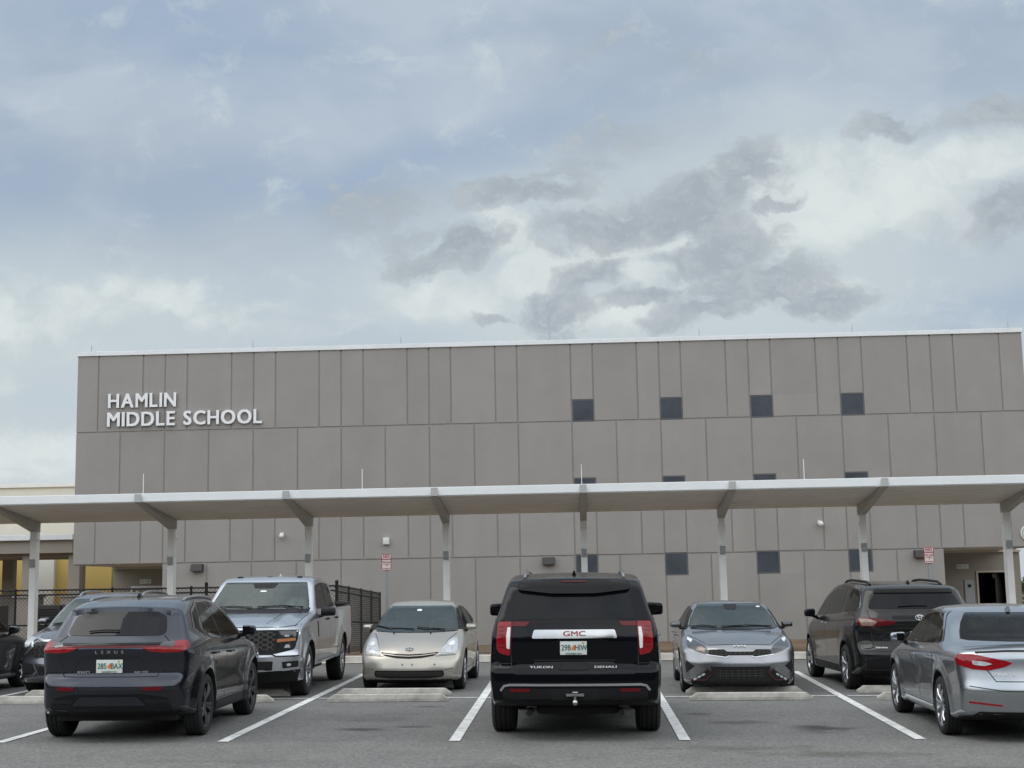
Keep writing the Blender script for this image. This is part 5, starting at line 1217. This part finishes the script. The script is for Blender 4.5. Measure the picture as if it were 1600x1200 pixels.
    seams('bumper_seam', t, bv, [('front', [[(-.82, .40), (-.58, .368)], [(.58, .368), (.82, .40)], [(-.745, .60), (-.475, .585), (-.42, .59)], [(.745, .60), (.475, .585), (.42, .59)]]), ('side', [[(1.92, .62), (1.88, .50), (1.80, .45)]]), ('front', [[(-.60, .84), (-.70, .93)], [(.60, .84), (.70, .93)], [(-.50, .66), (-.60, .835)], [(.50, .66), (.60, .835)]])], GAP, .008)
    bm = bmesh.new()
    for y in (-.10, .06, .42):
        p, n = on_body(bv, 'front', y, .455); bmesh.ops.create_cone(bm, cap_ends=True, segments=14, radius1=.016, radius2=.016, depth=.006, matrix=fr(p+n*.002, n.cross(Vector((0, 0, 1))), Vector((0, 0, 1))))
    obj('bumper_plug', bm, P, t)
    mirror_pair(t, (.80, .905, 1.015), (.15, .19, .125), P, MT['glass_side'], BP)
    handles(t, bv, [(0.02, .86), (-.88, .88)], P)
    bm = bmesh.new(); bx(bm, 1.2, 1.9, -.6, .6, .14, .2, .02); obj('undertray', bm, MT['under'], t)
hatchback()

# --- grey sedan facing us
def sedan_grey():
    P = paint('steel_grey_paint', (.265, .274, .288), .88, .27)
    s = dict(sg='clear_side', x0=-2.39, x1=2.25, H=1.44, R=.325, rim=.235, tw=.215, track=.895, axles=(-1.35, 1.35), kf=.40, kr=.25, k=.075, crown=.07, tumble=.42, tcurve=.15, flare=.02, za=.52,
        poly=[(-2.2, .25, .05), (-2.36, .35, .05), (-2.39, .7, .05), (-2.34, 1.02, .05), (-2.2, 1.05, .06), (-1.75, 1.06, .2), (-.75, 1.40, .3), (-.2, 1.438, .25), (.15, 1.42, .25), (.45, 1.33, .2), (1.22, .985, .10), (1.75, .90, .2), (2.10, .78, .06), (2.19, .72, .03), (2.22, .60, .04), (2.255, .50, .05), (2.245, .36, .03), (2.25, .20, .03), (2.18, .15, .03), (1.95, .15, .08), (-1.9, .18, .08)],
        plan=[(-2.39, .84), (-1.4, .895), (1.35, .90), (1.9, .875), (2.25, .80)], belt=[(-2.39, 1.02), (-1, .97), (1.2, .91), (2.25, .74)],
        sect=[(-.3, .05), (0, .03), (.2, .025), (.5, .008), (.72, .0), (.9, .015), (1.0, .045), (1.06, .065)],
        windows=[[(.95, .98), (.42, 1.28), (-.08, 1.335), (-.10, .985)], [(-.17, .985), (-.15, 1.335), (-.70, 1.31), (-1.10, 1.03)]],
        seams=[[(.95, .95), (.93, .7), (.85, .28)], [(-.13, 1.0), (-.13, .28)], [(-1.1, 1.0), (-1.02, .72), (-.85, .42)]], pillars=[[(-.135, 1.0), (-.115, 1.335)]])
    t = car_root('sedan', 'medium grey sedan with red fog lamp trim and black grille, facing us', 2.54, 24.8, -91.5)
    b, bv = build_body(t, s, P, MT['under']); finish(t, s, bv, (5, .16, .024), MT['alloy'])
    open_glass(b, bv, t, [(-.715, .995), (-.4, .985), (.4, .985), (.715, .995), (.69, 1.06), (.585, 1.30), (.535, 1.372), (-.535, 1.372), (-.585, 1.30), (-.69, 1.06)], [(-.50, 1.35), (.50, 1.35), (.62, 1.10), (-.62, 1.10)], s['windows'], 0.99, 1.22, 0.68, True, -0.95)
    patch('rear_window', t, bv, [(-.50, 1.35), (.50, 1.35), (.62, 1.10), (-.62, 1.10)], 'rear', MT['privacy'], r=.04)
    patch('windshield', t, bv, [(-.715, .995), (-.4, .985), (.4, .985), (.715, .995), (.69, 1.06), (.585, 1.30), (.535, 1.372), (-.535, 1.372), (-.585, 1.30), (-.69, 1.06)], 'front', MT['clear_glass'], r=.03, off=.006, grid=.035)
    wiper(t, bv, 'front', [(.62, 1.01), (.2, 1.03), (-.20, 1.012)], BP); wiper(t, bv, 'front', [(-.28, 1.012), (-.5, 1.03), (-.68, 1.012)], BP)
    patch('mirror_mount', t, bv, [(-.12, 1.365), (.12, 1.365), (.09, 1.285), (-.09, 1.285)], 'front', BP, off=.009, thick=0, r=.02)
    patch('sticker', t, bv, [(.50, 1.335), (.44, 1.335), (.44, 1.315), (.50, 1.315)], 'front', MT['sticker'], off=.010, thick=0, r=.004)
    for sg in (1, -1):
        q = lambda L: [(sg*a, b) for a, b in L]
        h = patch('headlight', t, bv, q([(.47, .668), (.52, .745), (.62, .80), (.74, .862), (.79, .875), (.80, .80), (.795, .735), (.70, .685), (.60, .650), (.51, .628)]), 'front', MT['lens_dark'], off=.008, thick=.03, r=.012, grid=.03)
        patch('lamp_element', h, bv, q([(.53, .715), (.60, .745), (.66, .715), (.60, .672), (.53, .652)]), 'front', MT['gold'] if sg < 0 else MT['lens_dark'], off=.012, thick=.006, r=.02, grid=.03)
        patch('running_light', h, bv, q([(.70, .835), (.775, .868), (.785, .835), (.73, .79)]), 'front', MT['lens_white'], off=.012, thick=.006, r=.006, grid=.03)
        patch('fog_light', t, bv, q([(.75, .235), (.50, .405), (.425, .352), (.53, .245)]), 'front', MT['black_plastic'], off=.012, thick=.02, r=.008, grid=.03)
        seams('fog_trim', t, bv, [('front', [q([(.52, .412), (.425, .352), (.53, .238), (.76, .232)])])], mat('dark_red_trim', (.055, .010, .012), .4), .020, .018)
        for k in range(3):
            a = .55+.06*k; c = .345-.035*k; patch('fog_lamp', t, bv, q([(a, c), (a+.045, c-.026), (a+.03, c-.05), (a-.015, c-.022)]), 'front', MT['lens'], off=.020, thick=.005, r=.004, grid=.03)
        patch('bumper_vent', t, bv, q([(.815, .53), (.70, .445), (.82, .345), (.835, .44)]), 'front', MT['dark'], off=.006, thick=.02, r=.008, grid=.03)
    gp = [(-.47, .700), (-.25, .705), (-.20, .672), (.20, .672), (.25, .705), (.47, .700), (.505, .66), (.47, .615), (.20, .592), (.155, .618), (-.155, .618), (-.20, .592), (-.47, .615), (-.505, .66)]
    g = patch('grille', t, bv, gp, 'front', MT['dark'], off=.007, thick=.03, r=.012, grid=.03)
    mesh_lines('grille_mesh', g, bv, 'front', gp, 4, 14, MT['bronze'], .009, .012)
    seams('grille_trim', t, bv, [('front', [[(-.52, .625), (-.22, .585), (-.17, .608)], [(.17, .608), (.22, .585), (.52, .625)]])], MT['satin'], .014, .012)
    lgp = [(-.47, .445), (.47, .445), (.42, .35), (.52, .24), (.76, .225), (.74, .165), (-.74, .165), (-.76, .225), (-.52, .24), (-.42, .35)]
    lg = patch('lower_grille', t, bv, lgp, 'front', MT['dark'], off=.006, thick=.02, r=.01, grid=.03)
    mesh_lines('grille_mesh', lg, bv, 'front', [(-.40, .42), (.40, .42), (.38, .27), (-.38, .27)], 4, 9, MT['bronze'], .008, .011)
    F = surf_frame(bv, 'front', 0, .748, .010) @ Matrix.Scale(1.15, 4); bm = bmesh.new()
    for pth in ([(-.075, -.019), (-.075, .019)], [(-.075, -.008), (-.035, .019), (-.022, .019), (-.022, -.019)], [(-.022, -.019), (.018, .019), (.018, -.019)], [(.018, .019), (.07, -.019)], [(.07, -.019), (.07, .019)]):
        tube(bm, [(a, c, 0) for a, c in pth], .006, 6)
    obj('emblem', xf(bm, F), MT['white_plastic'], t, True)
    seams('hood_seam', t, bv, [('front', [[(-.76, .90), (-.60, .83), (-.48, .765), (-.2, .778), (.2, .778), (.48, .765), (.60, .83), (.76, .90)]])], GAP, .008)
    mirror_pair(t, (.66, .925, 1.045), (.16, .20, .125), mat('dark_mirror_paint', (.03, .03, .033), .3, .3, .5, 1, nscale=3, namp=.1), MT['glass_side'], BP)
    handles(t, bv, [(.05, .86), (-.92, .88)], P)
sedan_grey()

# --- dark minivan, rear three-quarter (right)
def minivan():
    P = paint('dark_brown_paint', (.016, .0155, .016), .4, .2, .5, .2)
    s = dict(x0=-2.70, x1=2.50, H=1.75, R=.36, rim=.255, tw=.235, track=.985, axles=(-1.53, 1.53), kf=.40, kr=.30, k=.07, crown=.06, tumble=.30, tcurve=.14, flare=.02, nx=120,
        poly=[(-2.45, .32, .05), (-2.62, .36, .05), (-2.70, .58, .05), (-2.66, .68, .03), (-2.58, .75, .04), (-2.56, .98, .06), (-2.62, 1.10, .03), (-2.60, 1.18, .04), (-2.52, 1.27, .04), (-2.32, 1.595, .03), (-2.27, 1.645, .03), (-2.15, 1.68, .05), (-1.6, 1.715, .3), (-.4, 1.745, .3), (.35, 1.70, .3), (.80, 1.56, .25), (1.60, 1.12, .12), (2.1, 1.0, .15), (2.40, .85, .10), (2.50, .55, .08), (2.45, .25, .06), (2.2, .2, .08), (-2.2, .24, .08)],
        plan=[(-2.7, .93), (-2.3, .965), (-1.5, .99), (1.5, .985), (2.1, .94), (2.5, .82)], belt=[(-2.7, 1.20), (-1.6, 1.20), (0, 1.14), (1.5, 1.05), (2.5, .86)],
        sect=[(-.3, .05), (0, .035), (.2, .03), (.40, .026), (.62, .008), (.8, .0), (.93, .015), (1.0, .05), (1.06, .07)],
        windows=[[(1.18, 1.14), (.72, 1.43), (.10, 1.60), (.06, 1.17)], [(-.02, 1.175), (.02, 1.61), (-1.02, 1.63), (-1.10, 1.22)], [(-1.20, 1.235), (-1.12, 1.625), (-1.85, 1.60), (-2.12, 1.46), (-2.20, 1.32), (-2.0, 1.27)]],
        seams=[[(1.3, 1.1), (1.28, .8), (1.15, .36)], [(.02, 1.15), (.02, .36)], [(-1.15, 1.2), (-1.12, .95), (-1.0, .70), (-.98, .4)], [(-1.2, 1.10), (-2.3, 1.14)], [(1.15, .36), (-1, .36)]],
        trim=[[(-1.15, 1.65), (-1.88, 1.625), (-2.14, 1.49), (-2.23, 1.33), (-2.10, 1.285)]])
    t = car_root('minivan', 'dark minivan with roof rails seen from its rear left, beyond the silver blue sedan', 5.26, 25.45, 91.5)
    b, bv = build_body(t, s, P, MT['under']); finish(t, s, bv, (5, .15, .026), MT['alloy'])
    patch('windshield', t, bv, [(-.75, 1.15), (.75, 1.15), (.62, 1.58), (-.62, 1.58)], 'front', MT['glass_wind'])
    patch('rear_window', t, bv, [(.595, 1.575), (-.595, 1.575), (-.70, 1.42), (-.745, 1.305), (.745, 1.305), (.70, 1.42)], 'rear', MT['glass_dark'], r=.04)
    patch('window_band', t, bv, [(.60, 1.605), (-.60, 1.605), (-.63, 1.545), (.63, 1.545)], 'rear', MT['gloss_black'], off=.022, thick=.03, r=.02)
    wiper(t, bv, 'rear', [(.30, 1.335), (.05, 1.35), (-.15, 1.345)], BP)
    for sg in (1, -1):
        q = lambda L: [(sg*a, b) for a, b in L]
        h = patch('taillight', t, bv, q([(.90, 1.16), (.74, 1.165), (.40, 1.115), (.36, 1.09), (.46, 1.055), (.66, 1.03), (.88, 1.035), (.93, 1.09)]), 'rear', MT['red_dim'], off=.008, thick=.03, r=.012, grid=.04)
        patch('lens', h, bv, q([(.90, 1.15), (.76, 1.15), (.64, 1.10), (.72, 1.045), (.87, 1.05)]), 'rear', MT['gold'], off=.012, thick=.01, r=.012, grid=.03)
        patch('bumper_corner', t, bv, q([(.86, .86), (.74, .80), (.72, .70), (.86, .68)]), 'rear', P, off=.012, thick=.03, r=.03)
    patch('tailgate_band', t, bv, [(.42, 1.20), (-.42, 1.20), (-.42, 1.14), (.42, 1.14)], 'rear', BP, off=.004, thick=0, r=.02)
    ring_badge('emblem', t, bv, 'rear', 0, 1.165, TOY, MT['chrome'], .012)
    badge('lettering', t, bv, 'rear', .60, .70, 'SIENNA', .042, MT['white_plastic'], .01, 1.3)
    seams('tailgate_seam', t, bv, [('rear', [[(.76, 1.29), (.73, 1.0), (.71, .70), (.66, .65), (-.66, .65), (-.71, .70), (-.73, 1.0), (-.76, 1.29)], [(.42, .98), (.62, .86), (.42, .80)]])], GAP, .011)
    plate(t, bv, 'rear', 0, .88, None, 'SUNSHINE STATE', .012)
    patch('lower_bumper', t, bv, [(.84, .52), (.6, .56), (-.6, .56), (-.84, .52), (-.82, .37), (.82, .37)], 'rear', BP, off=.006, thick=.02, r=.03)
    roofrails(t, bv, -1.8, .1, .575, BP, .022, .036); fin(t, bv, -1.9, P)
    mirror_pair(t, (1.02, 1.06, 1.18), (.17, .22, .17), P, MT['glass_side'], BP)
    handles(t, bv, [(.18, 1.03), (-.16, 1.03)], MT['satin'], .19)
    patch2('sill', t, bv, [(-1.05, .36), (1.05, .36), (1.0, .25), (-1.0, .25)], 'side', BP, off=.008, thick=.02, r=.02)
    seams('sill_trim', t, bv, [('side', [[(-1.05, .375), (1.05, .375)]])], MT['satin'], .014, .006)
    patch2('headlight', t, bv, [(.45, .86), (.78, .93), (.76, .8), (.5, .76)], 'front', MT['lens'])
minivan()

# --- silver-blue sedan, rear three-quarter (right edge); the same shape in black at the left edge
def sedan_rear(P, root, plate_txt, emblem):
    s = dict(sg='clear_side', x0=-2.475, x1=2.38, H=1.48, R=.33, rim=.235, tw=.22, track=.93, axles=(-1.4025, 1.4025), kf=.35, kr=.28, k=.07, crown=.075, tumble=.42, tcurve=.14, flare=.022, za=.54,
        poly=[(-2.25, .26, .04), (-2.44, .30, .04), (-2.475, .55, .04), (-2.45, .66, .03), (-2.43, .80, .08), (-2.42, .95, .04), (-2.37, 1.022, .03), (-1.90, 1.045, .10), (-1.0, 1.395, .3), (-.4, 1.472, .3), (.1, 1.455, .3), (.5, 1.35, .2), (1.32, .99, .10), (1.9, .88, .2), (2.22, .76, .08), (2.38, .5, .08), (2.33, .22, .05), (2.1, .17, .08), (-1.95, .20, .08)],
        plan=[(-2.48, .86), (-2.1, .895), (-1.4, .93), (1.4, .93), (2.0, .89), (2.38, .78)], belt=[(-2.48, 1.02), (-1.5, 1.02), (0, .96), (1.3, .92), (2.38, .76)],
        sect=[(-.3, .055), (0, .035), (.2, .025), (.45, .022), (.72, .004), (.85, .0), (.95, .02), (1.0, .045), (1.06, .065)],
        windows=[[(1.02, .985), (.50, 1.28), (-.10, 1.365), (-.12, .995)], [(-.19, 1.0), (-.17, 1.368), (-.72, 1.355), (-1.0, 1.22), (-1.02, 1.025)], [(-1.08, 1.03), (-1.07, 1.20), (-1.30, 1.09), (-1.34, 1.05)]],
        seams=[[(1.05, .96), (1.03, .72), (.92, .30)], [(-.155, 1.0), (-.155, .30)], [(-1.12, 1.0), (-1.06, .74), (-.9, .45)], [(.92, .30), (-.92, .30)]],
        trim=[[(1.08, .985), (.53, 1.305), (.1, 1.385), (-.3, 1.395), (-.76, 1.378), (-1.08, 1.232), (-1.38, 1.05)]], pillars=[[(-.155, 1.0), (-.135, 1.366)]])
    t = root
    b, bv = build_body(t, s, P, MT['under']); finish(t, s, bv, (10, .0, .019), MT['alloy'])
    open_glass(b, bv, t, [(-.70, 1.01), (.70, 1.01), (.57, 1.36), (-.57, 1.36)], [(.50, 1.36), (-.50, 1.36), (-.60, 1.26), (-.69, 1.085), (-.2, 1.075), (.2, 1.075), (.69, 1.085), (.60, 1.26)], s['windows'], 1.0, 1.32, 0.68, True, -0.95)
    patch('windshield', t, bv, [(-.70, 1.01), (.70, 1.01), (.57, 1.36), (-.57, 1.36)], 'front', MT['clear_glass'])
    patch('rear_window', t, bv, [(.50, 1.36), (-.50, 1.36), (-.60, 1.26), (-.69, 1.085), (-.2, 1.075), (.2, 1.075), (.69, 1.085), (.60, 1.26)], 'rear', MT['clear_side'], r=.04)
    for sg in (1, -1):
        q = lambda L: [(sg*a, b) for a, b in L]
        h = patch('taillight', t, bv, q([(.86, .945), (.72, .945), (.42, .885), (.34, .855), (.42, .815), (.58, .775), (.74, .785), (.87, .83), (.885, .89)]), 'rear', MT['red'], off=.008, thick=.03, r=.012, grid=.03)
        patch('reverse_light', h, bv, q([(.74, .88), (.62, .872), (.54, .845), (.62, .822), (.73, .835)]), 'rear', MT['lens'], off=.012, thick=.006, r=.012, grid=.03)
        patch('reflector', t, bv, q([(.79, .448), (.47, .415), (.47, .395), (.79, .425)]), 'rear', MT['red'], off=.008, thick=.01, r=.004)
    seams('lip_shadow', t, bv, [('rear', [[(.70, .965), (.40, .985), (-.40, .985), (-.70, .965)]])], GAP, .018, .004)  # black strip painted as the shade below the trunk lip
    seams('lid_seam', t, bv, [('rear', [[(.68, .955), (.60, .78), (.52, .66), (-.52, .66), (-.60, .78), (-.68, .955)]]), ('rear', [[(.88, .62), (.45, .56), (-.45, .56), (-.88, .62)]])], GAP, .010)
    if emblem: badge('lettering', t, bv, 'rear', .44, .735, 'SONATA', .046, MT['white_plastic'], .01, 1.35)
    plate(t, bv, 'rear', 0, .83, plate_txt, 'SUNSHINE STATE', .012)
    patch('lower_bumper', t, bv, [(.70, .335), (-.70, .335), (-.78, .265), (.78, .265)], 'rear', BP, off=.006, thick=.02, r=.02)
    fin(t, bv, -.95, P)
    mirror_pair(t, (.80, .985, 1.025), (.17, .20, .14), P, MT['glass_side'], BP)
    handles(t, bv, [(-.02, .845), (-.98, .875)], MT['satin'] if emblem else P)
    seams('sill_trim', t, bv, [('side', [[(-.9, .325), (.92, .325)]])], MT['satin'] if emblem else GAP, .012, .004)
    patch2('headlight', t, bv, [(.45, .74), (.78, .83), (.78, .72), (.5, .64)], 'front', MT['lens']); patch('grille', t, bv, [(-.42, .70), (.42, .70), (.34, .36), (-.34, .36)], 'front', BP)
sedan_rear(paint('silver_blue_paint', (.37, .393, .42), .92, .23), car_root('sedan', 'silver blue sedan seen from its rear left, cut off by the right edge', 5.10, 18.3, 88.0), None, True)
sedan_rear(paint('charcoal_paint', (.035, .037, .043), .7, .28), car_root('sedan', 'black sedan cut off by the left edge, its nose pointing away from us', -10.85, 24.0, 90), None, False)

# --- grey suv facing us, half hidden at the left
def suv_grey():
    P = paint('grey_paint', (.16, .168, .185), .9, .28)
    s = dict(sg='clear_side', x0=-2.4, x1=2.26, H=1.66, R=.355, rim=.25, tw=.235, track=.925, axles=(-1.38, 1.38), kf=.34, kr=.2, k=.07, crown=.06, tumble=.40, tcurve=.12, flare=.03,
        poly=[(-2.2, .3, .05), (-2.38, .4, .05), (-2.4, .8, .05), (-2.33, 1.15, .06), (-2.0, 1.55, .08), (-1.2, 1.63, .3), (-.4, 1.66, .3), (.15, 1.63, .25), (.52, 1.52, .2), (1.20, 1.10, .10), (1.75, 1.03, .2), (2.12, .92, .07), (2.20, .84, .03), (2.22, .62, .05), (2.26, .5, .05), (2.24, .28, .04), (2.1, .20, .06), (-1.9, .24, .08)],
        plan=[(-2.4, .86), (-1.4, .925), (1.38, .93), (1.9, .905), (2.26, .82)], belt=[(-2.4, 1.15), (0, 1.08), (1.2, 1.04), (2.26, .88)],
        sect=[(-.3, .05), (0, .035), (.25, .02), (.6, .004), (.8, .0), (.93, .015), (1.0, .045), (1.06, .065)],
        windows=[[(.85, 1.11), (.45, 1.42), (-.15, 1.54), (-.18, 1.10)], [(-.25, 1.10), (-.22, 1.545), (-.85, 1.53), (-1.15, 1.16)], [(-1.22, 1.17), (-1.0, 1.51), (-1.6, 1.42), (-1.75, 1.28)]],
        seams=[[(.9, 1.06), (.88, .7), (.8, .38)], [(-.2, 1.08), (-.2, .38)], [(-1.15, 1.1), (-1.05, .8), (-.9, .5)]])
    t = car_root('suv', 'grey suv with chrome trimmed grille facing us, half hidden behind the dark crossover', -8.29, 25.25, -90)
    b, bv = build_body(t, s, P, MT['under']); finish(t, s, bv, (5, .15, .024), MT['alloy'])
    open_glass(b, bv, t, [(-.74, 1.105), (.74, 1.105), (.66, 1.30), (.56, 1.53), (-.56, 1.53), (-.66, 1.30)], [(-.52, 1.52), (.52, 1.52), (.64, 1.2), (-.64, 1.2)], s['windows'], 1.1, 1.2, 0.7, True, -0.9)
    patch('rear_window', t, bv, [(-.52, 1.52), (.52, 1.52), (.64, 1.2), (-.64, 1.2)], 'rear', MT['privacy'], r=.04)
    patch('windshield', t, bv, [(-.74, 1.105), (.74, 1.105), (.66, 1.30), (.56, 1.53), (-.56, 1.53), (-.66, 1.30)], 'front', MT['clear_glass'], r=.04)
    wiper(t, bv, 'front', [(.65, 1.12), (.2, 1.14), (-.15, 1.12)], BP); wiper(t, bv, 'front', [(-.20, 1.12), (-.5, 1.14), (-.68, 1.12)], BP)
    for sg in (1, -1):
        q = lambda L: [(sg*a, b) for a, b in L]
        patch('headlight', t, bv, q([(.66, .93), (.83, .95), (.84, .85), (.80, .78), (.72, .80)]), 'front', MT['lens'], off=.008, thick=.03, r=.012, grid=.03)
        seams('running_light', t, bv, [('front', [q([(.60, .955), (.68, .88), (.64, .80), (.80, .66)])])], MT['satin'], .045, .012)
        patch('bumper_vent', t, bv, q([(.84, .50), (.60, .50), (.56, .38), (.80, .36)]), 'front', MT['dark'], off=.006, thick=.02, r=.02)
        seams('bumper_trim', t, bv, [('front', [q([(.58, .52), (.52, .40), (.60, .335), (.88, .33)])])], MT['satin'], .035, .014)
    gp = [(-.60, .87), (.60, .87), (.68, .78), (.60, .62), (-.60, .62), (-.68, .78)]
    g = patch('grille', t, bv, gp, 'front', BP, off=.006, thick=.03, r=.02); mesh_lines('grille_mesh', g, bv, 'front', gp, 5, 14, MT['bronze'], .012, .012, .012)
    seams('grille_trim', t, bv, [('front', [[(-.62, .925), (-.45, .885), (.45, .885), (.62, .925)]])], MT['satin'], .03, .012)
    patch('front_bumper_panel', t, bv, [(-.80, .58), (.80, .58), (.78, .52), (-.78, .52)], 'front', P, off=.012, thick=.03, r=.02)
    patch('lower_grille', t, bv, [(-.5, .48), (.5, .48), (.48, .34), (-.48, .34)], 'front', MT['dark'], off=.006)
    mirror_pair(t, (.74, 1.0, 1.17), (.16, .20, .14), P, MT['glass_side'], BP)
    handles(t, bv, [(.0, .95), (-.95, .97)], P); roofrails(t, bv, -1.4, .2, .56, MT['satin'], .017, .04); fin(t, bv, -1.3, P)
suv_grey()
